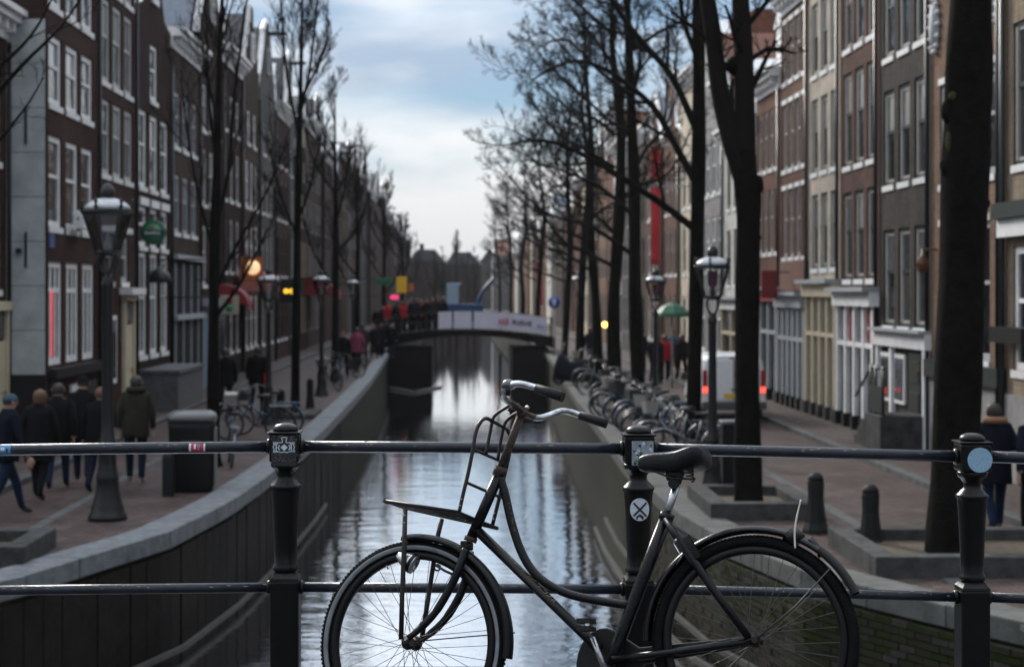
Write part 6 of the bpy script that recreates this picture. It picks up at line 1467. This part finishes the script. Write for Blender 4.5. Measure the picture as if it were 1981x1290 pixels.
def wheel(c, e1, e2, en, stripe, seed):
    s = MB(); s.sect(c, e1, e2, en, [(.282, -.010), (.282, .010), (.292, .0135), (.307, .0135), (.307, -.0135), (.292, -.0135)], 96); w = s.build('wheel', RIMM, bike)
    s = MB(); s.ring(c, e1, e2, en, .3255, .0195, 128, 14); ty = s.build('tyre', TYRE, w)
    # tread blocks
    s = MB()
    for k in range(150):
        a = 2 * pi * k / 150
        for sg in (-1, 1):
            a2 = a + (pi / 150 if sg > 0 else 0); d = e1 * cos(a2) + e2 * sin(a2); tdir = -e1 * sin(a2) + e2 * cos(a2)
            p = c + d * .3425 + en * (sg * .0075)
            q = [p + tdir * x * .0045 + en * y * .0055 for x, y in ((-1, -1), (1, -1), (1, 1), (-1, 1))]
            s.add(q + [k_ + d * .0022 for k_ in q], [(4, 5, 6, 7), (0, 1, 5, 4), (1, 2, 6, 5), (2, 3, 7, 6), (3, 0, 4, 7)])
    tag(s.build('tread_blocks', TYRE, w, fix=True), kind='stuff')
    if stripe:
        for sg in (-1, 1): s = MB(); s.sect(c, e1, e2, en, [(.3125, sg * .0152), (.3155, sg * .0176), (.3190, sg * .0194), (.3255, sg * .0202), (.3290, sg * .0198), (.3280, sg * .0185), (.3255, sg * .0185), (.3165, sg * .0165)], 128); s.build('reflective_band', STRIPE, w)
    R = random.Random(seed)
    for k in range(36):
        a = 2 * pi * k / 36 + .04; sg = 1 if k % 2 else -1; off = radians(58) * (1 if (k // 2) % 2 else -1)
        p = c + (e1 * cos(a + off) + e2 * sin(a + off)) * .020 + en * (sg * .030); q = c + (e1 * cos(a) + e2 * sin(a)) * .283 + en * (sg * .003)
        s = MB(); s.tube([p, q], .00105, 5, cap=False); s.build('spoke', SPOKE, w)
    s = MB(); s.lathe([(.006, -.055), (.010, -.05), (.012, -.036), (.024, -.034), (.024, -.028), (.013, -.024), (.013, .024), (.024, .028), (.024, .034), (.012, .036), (.010, .05), (.006, .055)], c, 16, axes=(e1, e2, en)); s.build('hub', RACKM, w)
    return w
ys = radians(-4); f1 = (bu * cos(ys) + bn * sin(ys)).normalized(); fn = b_up.cross(f1).normalized()
wheel(FH, f1, b_up, fn, True, 1); wheel(RH, bu * .955, b_up * .955, bn, False, 2)
# mudguards: angle measured from forward towards up
def guard(c, e1, e2, en, R0, a0, a1, w_=.027):
    pr = [(R0 - .016, -w_), (R0 - .004, -w_ * .85), (R0 + .006, -w_ * .4), (R0 + .008, 0), (R0 + .006, w_ * .4), (R0 - .004, w_ * .85), (R0 - .016, w_), (R0 - .014, w_ * .96), (R0 - .003, w_ * .8), (R0 + .005, 0), (R0 - .003, -w_ * .8), (R0 - .014, -w_ * .96)]
    s = MB(); s.sect(c, e1, e2, en, pr, 72, radians(a0), radians(a1)); return s.build('mudguard', BPAINT, bike)
guard(FH, f1, b_up, fn, .362, 84, 189); guard(RH, bu * .965, b_up * .965, bn, .366, 0, 152)
s = MB(); d0 = -bu * cos(radians(27)) + b_up * sin(radians(27))
for k in range(1): pass
# front: fork, head tube, stem
for n_, nm in ((.052, 'fork_blade'), (-.052, 'fork_blade')):
    nn_ = (.036 if n_ > 0 else -.036)
    dx = 0 if n_ > 0 else 20; dy = 0 if n_ > 0 else 12
    bt(nm, [(901 + dx * .4, 1062 + dy * .3, nn_), (888 + dx * .8, 1098 + dy * .8, n_), (871 + dx, 1136 + dy, n_), (842 + dx, 1184 + dy, n_), (812 + dx * .8, 1216 + dy, n_), (790 + dx * .6, 1233 + dy * .8, n_)], [.0145, .0145, .014, .0125, .0105, .0095], BPAINT, 14, None, 5)
s = MB(); s.box((-.032, -.014, -.012), (.032, .014, .016)); cw = s.build('fork_crown', BPAINT, bike, local=True, bevel=.005); 
m3 = Matrix((bn, bu, b_up)).transposed().to_4x4(); pc = bk(903, 1056); m3.translation = pc - base; cw.matrix_local = m3
bt('head_tube', [(911, 1042, 0), (968, 912, 0)], .0185, BPAINT, 18)
for a, c, r in (((909, 1047, 0), (912, 1038, 0), .0225), ((965, 917, 0), (970, 903, 0), .0225), ((962, 921, 0), (966, 913, 0), .0205)): bt('headset_cup', [a, c], r, RUSTM, 18)
bt('stem', [(969, 906, 0), (1009, 800, 0)], .0142, RUSTM, 16)
bt('stem_clamp', [(1007, 806, 0), (1013, 788, 0)], [.020, .018], RUSTM, 14)
bt('clamp_bolt', [(1017, 790, 0), (1023, 786, 0)], .007, STEELM, 8)
# frame
bt('down_tube', [(925, 1027, 0), (1136, 1232, 0), (1160, 1256, 0)], .0168, BPAINT, 18)
bt('top_tube', [(967, 922, 0), (977, 955, 0), (990, 1012, 0), (1010, 1070, 0), (1038, 1112, 0), (1080, 1140, 0), (1130, 1156, 0), (1216, 1170, 0)], .0145, BPAINT, 16, None, 6)
bt('tube_brace', [(1026, 1122, 0), (1038, 1108, 0)], .009, BPAINT, 10)
bt('seat_tube', [(1292, 992, 0), (1245, 1115, 0), (1195, 1246, 0), (1172, 1306, 0)], .0215, BPAINT, 18)
bt('seat_collar', [(1292, 992, 0), (1287, 1006, 0)], .0245, BPAINT, 16)
for n_ in (.045, -.045): bt('seat_stay', [(1288, 1004, n_ * .45), (1310, 1036, n_), (1380, 1140, n_), (1448, 1232, n_ * 1.25)], [.013, .0155, .014, .012], BPAINT, 12)
for n_ in (.04, -.045): bt('chain_stay', [(1185, 1276, n_ * .6), (1290, 1262, n_), (1462, 1238, n_ * 1.3)], [.0135, .0125, .0115], BPAINT, 12)
bt('bottom_bracket', [(1172, 1298, -.05), (1172, 1298, .05)], .024, BPAINT, 16)
# axle nuts, dynamo, lock
bt('axle_nut', [(1459, 1236, .05), (1459, 1236, .078)], .011, RACKM, 6); bt('axle_nut', [(797, 1243, .05), (797, 1243, .075)], .011, RACKM, 6)
s = MB(); cl = bk(1322, 1058)
lk = bk(1320, 1062, .0)
s.sect(RH, bu, b_up, bn, [(.30, .040), (.385, .040), (.385, .058), (.30, .058)], 8, radians(52), radians(60)); s.build('ring_lock', BPAINT, bike, bevel=.004, fix=True)
bt('lock_lever', [(1303, 1050, .052), (1314, 1038, .052)], .007, STEELM, 8); bt('lock_cable', [(1303, 1050, .06), (1318, 1076, .06), (1308, 1092, .06)], .0022, STEELM, 6)
# seat post and saddle
bt('seat_post', [(1286, 1004, 0), (1310, 936, 0)], .0128, STEELM, 16)
bt('saddle_clamp', [(1303, 934, -.03), (1303, 934, .03)], .019, BLK2, 12); bt('saddle_underframe', [(1290, 918, 0), (1318, 916, 0), (1306, 938, 0)], [.02, .02, .016], BLK2, 10)
sad = MB(); rg = []; S0, S1 = bk(1235, 892), bk(1371, 884); sl_ = S1 - S0
prof = [(0, .012, -.008, .018), (.03, .022, -.001, .040), (.10, .029, .005, .056), (.25, .036, .008, .066), (.42, .046, .007, .072), (.58, .066, .008, .076), (.72, .090, .013, .080), (.85, .102, .018, .080), (.94, .096, .016, .070), (.985, .07, .008, .046), (1.0, .03, -.006, .018)]
for t_, w_, top, dep in prof:
    p = S0 + sl_ * t_; r_ = []
    for j in range(24):
        a = 2 * pi * j / 24; cx = cos(a); sz = sin(a)
        r_.append(p + bn * (w_ * (abs(cx) ** .75) * (1 if cx > 0 else -1)) + b_up * (top + (.016 * sz if sz > 0 else dep * .75 * (-(abs(sz) ** .6)))))
    rg.append(r_)
sad.loft(rg); sd_ = sad.build('saddle', SADDLEM, bike)
for n_ in (.05, -.05):
    s = MB(); p0 = bk(1335, 916, n_); s.tube([p0 + b_up * (.035 - .06 * k / 40) + (bu * cos(k * .9) + bn * sin(k * .9)) * .012 for k in range(41)], .0028, 5); s.build('spring', BLK2, sd_)
    bt('saddle_rail', [(1250, 905, n_ * .4), (1300, 925, n_ * .6), (1345, 926, n_)], .0035, BLK2, 6, sd_)
# handlebar, grips, bell
bt('handlebar', [(1055, 756, .275), (1037, 750, .272), (1003, 742, .262), (984, 749, .235), (973, 762, .19), (978, 773, .13), (994, 783, .06), (1011, 796, 0), (1022, 803, -.05), (1040, 808, -.10), (1060, 804, -.155), (1085, 795, -.21), (1104, 797, -.245), (1122, 803, -.262), (1140, 809, -.268)], .0112, STEELM, 14, None, 6)
bt('handlebar_rust', [(984, 777, .10), (994, 783, .06), (1011, 796, 0), (1024, 804, -.055), (1034, 807, -.085)], .0116, RUSTM, 14, None, 5)
bt('grip', [(1037, 751, .272), (1062, 759, .276), (1089, 768, .28)], [.0155, .0165, .0165], GRIP, 16); bt('grip', [(1121, 803, -.262), (1146, 811, -.268), (1174, 820, -.274)], [.0155, .0165, .0165], GRIP, 16)
bl = bk(984, 745, .235); s = MB(); s.lathe([(.020, -.012), (.024, -.008), (.0245, .0), (.021, .010), (.013, .017), (.003, .020)], bl, 18, axes=(bu, bn, b_up)); be = s.build('bell', mat('bell_dull', (.10, .10, .105), .3, .8), bike)
bt('bell_clamp', [(983, 752, .235), (982, 764, .225)], .009, BLK2, 8, be); bt('brake_pivot', [(984, 789, .03), (992, 796, .02)], .009, RUSTM, 8); bt('brake_pivot', [(1000, 781, .02), (1004, 788, .015)], .007, RUSTM, 8)
# front carrier: platform, hoop, rungs, prongs, struts
car = bt('front_carrier', [(747, 969, .085), (885, 990, .125), (962, 1021, -.125), (785, 982, -.085), (747, 969, .085)], .0066, RACKM, 10)
for k, t_ in enumerate((.2, .4, .6, .8)):
    a = (747 + (785 - 747) * t_, 969 + 13 * t_, .085 - .17 * t_); c = (885 + 77 * t_, 990 + 31 * t_, .125 - .25 * t_); bt('slat', [a, c], .0048, RACKM, 8, car)
for t_ in (.25, .5, .75): a = (747 + 138 * t_, 969 + 21 * t_, .085 + .04 * t_); c = (785 + 177 * t_, 982 + 39 * t_, -.085 - .04 * t_); bt('cross_wire', [a, c], .0030, RACKM, 6, car)
bt('bolt', [(745, 968, .085), (752, 971, .06)], .009, RACKM, 8, car)
bt('hoop', [(888, 992, .125), (896, 955, .122), (905, 918, .12), (914, 874, .12), (920, 838, .115), (929, 817, .10), (940, 809, .075), (953, 815, .035), (968, 824, -.03), (981, 832, -.085), (988, 848, -.11), (986, 872, -.118), (977, 915, -.12), (966, 962, -.122), (953, 1014, -.125)], .0068, RACKM, 10, car, 4)
for a, c in (((915, 868, .12), (981, 898, -.118)), ((903, 933, .122), (969, 962, -.122))): bt('rung', [a, c], .0055, RACKM, 8, car)
bt('prong', [(985, 785, .045), (957, 804, .04), (949, 832, .04), (940, 880, .04)], .0058, RACKM, 8, car, 4); bt('prong', [(1004, 796, -.02), (979, 815, -.03), (970, 847, -.035), (963, 889, -.04)], .0058, RACKM, 8, car, 4)
bt('strut', [(784, 984, .06), (782, 1060, .062), (778, 1150, .062), (776, 1236, .060)], [.0085, .009, .0085, .009], RACKM, 10, car); bt('strut', [(855, 1003, -.07), (846, 1040, -.065), (828, 1160, -.06), (815, 1241, -.058)], [.0085, .0085, .0085, .009], RACKM, 10, car)
for pts_ in (((783, 1000, .0695), (783, 1010, .0695)), ((847, 1018, -.05), (848, 1024, -.05))):
    pass
HOLE = mat('strut_hole_bright', (.5, .5, .52), .4)  # carrier holes showing light, put in as bright-coloured discs
for px_, py_, n_ in ((783, 996, .0695), (782, 1010, .0695), (893, 965, .130), (890, 977, .130), (957, 992, -.116), (955, 1003, -.116)): p = bk(px_, py_, n_); s = MB(); s.lathe([(.0022, 0), (.0018, .0012)], p, 8, axes=(bu, b_up, bn)); s.build('bright_hole', HOLE, car)
# wire stays of the front mudguard, bracket
for n_ in (.03, -.03): bt('stay_wire', [(800, 1240, n_ * 1.7), (900, 1231, n_ * 1.2), (996, 1223, n_)], .0022, BPAINT, 6)
bt('lamp_bracket', [(842, 1092, .03), (862, 1104, .03), (880, 1112, .03)], .0045, RACKM, 6); s = MB(); s.ring(bk(846, 1097, .03), bu, b_up, bn, .010, .0032, 18, 6); s.build('bracket_eye', RACKM, bike)
# headlight
hl = MB(); a = bk(768, 1072, .03); c = bk(802, 1092, .03); ax_ = (c - a).normalized(); e_ = ax_.cross(bn).normalized()
L_ = (c - a).length
hl.lathe([(.004, 0), (.014, L_ * .08), (.021, L_ * .3), (.030, L_ * .6), (.034, L_ * .9), (.034, L_)], a, 20, axes=(e_, bn, ax_)); ho = hl.build('headlight', mat('headlight_silver', (.55, .56, .58), .22, .9, var=.2, vscale=30), bike)
s = MB(); s.lathe([(.0345, L_ * .8), (.0355, L_ * .88), (.0345, L_ * .96)], a, 20, axes=(e_, bn, ax_)); s.build('rim', BPAINT, ho)
bt('valve', [(746, 1090, 0), (751, 1100, 0)], .0028, STEELM, 6)
# chain case on the far side, crank, pedal
s = MB(); cc = bk(1172, 1298, -.055); rg = []
ol = [(1172 + 54 * cos(a), 1290 + 76 * sin(a)) for a in [radians(20 + 15 * k) for k in range(20)]] + [(1240, 1252), (1440, 1232), (1478, 1234), (1480, 1250), (1440, 1252), (1250, 1284)]
s.prism(B(ol, -.075), bn * .028); s.build('chain_case', BLK2, bike, bevel=.006, fix=True)
bt('crank_arm', [(1172, 1298, .062), (1146, 1232, .066)], [.011, .009], STEELM, 10)
pd = bt('pedal', [(1143, 1218, .075), (1136, 1206, .15)], .007, STEELM, 8)
s = MB(); pa = bk(1134, 1208, .115)
for sg in (-1, 1): s.add([pa + bu * x + bn * y + b_up * (sg * .012 + z) for x in (-.022, .022) for y in (-.04, .04) for z in (-.007, .007)], [(0, 1, 3, 2), (4, 6, 7, 5), (0, 4, 5, 1), (2, 3, 7, 6), (0, 2, 6, 4), (1, 5, 7, 3)])
s.build('pedal_blocks', GRIP, pd, fix=True)
# rear rack end: flap, reflector, cable tie, stay
ta = bk(1545, 1036, .03); tb = bk(1549, 966, .035)
s = MB(); s.tube(smooth_path([bk(1538, 1060, .03), bk(1537, 1030, .032), bk(1541, 1000, .034), bk(1549, 966, .036)], 5), [.0032] * 12 + [.0025] * 4, 6); s.build('cable_tie', mat('nylon_tie', (.55, .54, .46), .5), bike)
bt('tie_wrap', [(1525, 1030, .0), (1545, 1048, .0)], [.030, .030], BPAINT, 14)
bt('reflector_bracket', [(1568, 1040, .0), (1590, 1075, .0)], [.010, .013], BLK2, 8); s = MB(); s.add([bk(*p, .016) for p in ((1574, 1060), (1582, 1058), (1588, 1070), (1580, 1073))], [(0, 1, 2, 3)]); s.build('reflector', mat('reflector_amber', (.65, .26, .02), .35), bike)
gf = MB(); gf.sect(RH, bu * .965, b_up * .965, bn, [(.352, -.03), (.374, -.022), (.378, 0), (.374, .022), (.352, .03), (.350, 0)], 14, radians(128), radians(157)); gf.build('rubber_flap', BLK2, bike)
bt('guard_stay', [(1462, 1236, .045), (1540, 1170, .04), (1606, 1098, .032)], .0026, SPOKE, 6); bt('guard_stay', [(1462, 1240, .045), (1400, 1300, .04), (1330, 1360, .032)], .0026, SPOKE, 6)
# gold transfers, brush-like strokes
def squiggle(name, a, c, w_, amp, seed, n_):
    R = random.Random(seed); p0, p1 = bk(*a), bk(*c); d = (p1 - p0); nrm = bn.cross(d).normalized(); s = MB(); k = int(d.length / .008)
    for i in range(k):
        if R.random() < .3: continue
        t_ = i / k; pa_ = p0 + d * t_ + nrm * amp * R.uniform(-1, .2); pb_ = p0 + d * (t_ + R.uniform(.3, 1.0) / k) + nrm * amp * R.uniform(-.2, 1)
        o_ = (d.normalized()) * w_
        s.add([pa_, pa_ + o_, pb_ + o_, pb_], [(0, 1, 2, 3)])
    tag(s.build(name, GOLD, bike), kind='stuff')
squiggle('gold_script', (985, 1074, .0180), (1075, 1164, .0180), .0016, .0055, 3, 0); squiggle('gold_script', (983, 962, .0155), (996, 1028, .0155), .0013, .004, 4, 0); squiggle('gold_script', (896, 1072, .0520), (886, 1104, .0672), .0014, .005, 5, 0); squiggle('gold_script', (1246, 1075, .0195), (1238, 1100, .0195), .0014, .005, 6, 0)
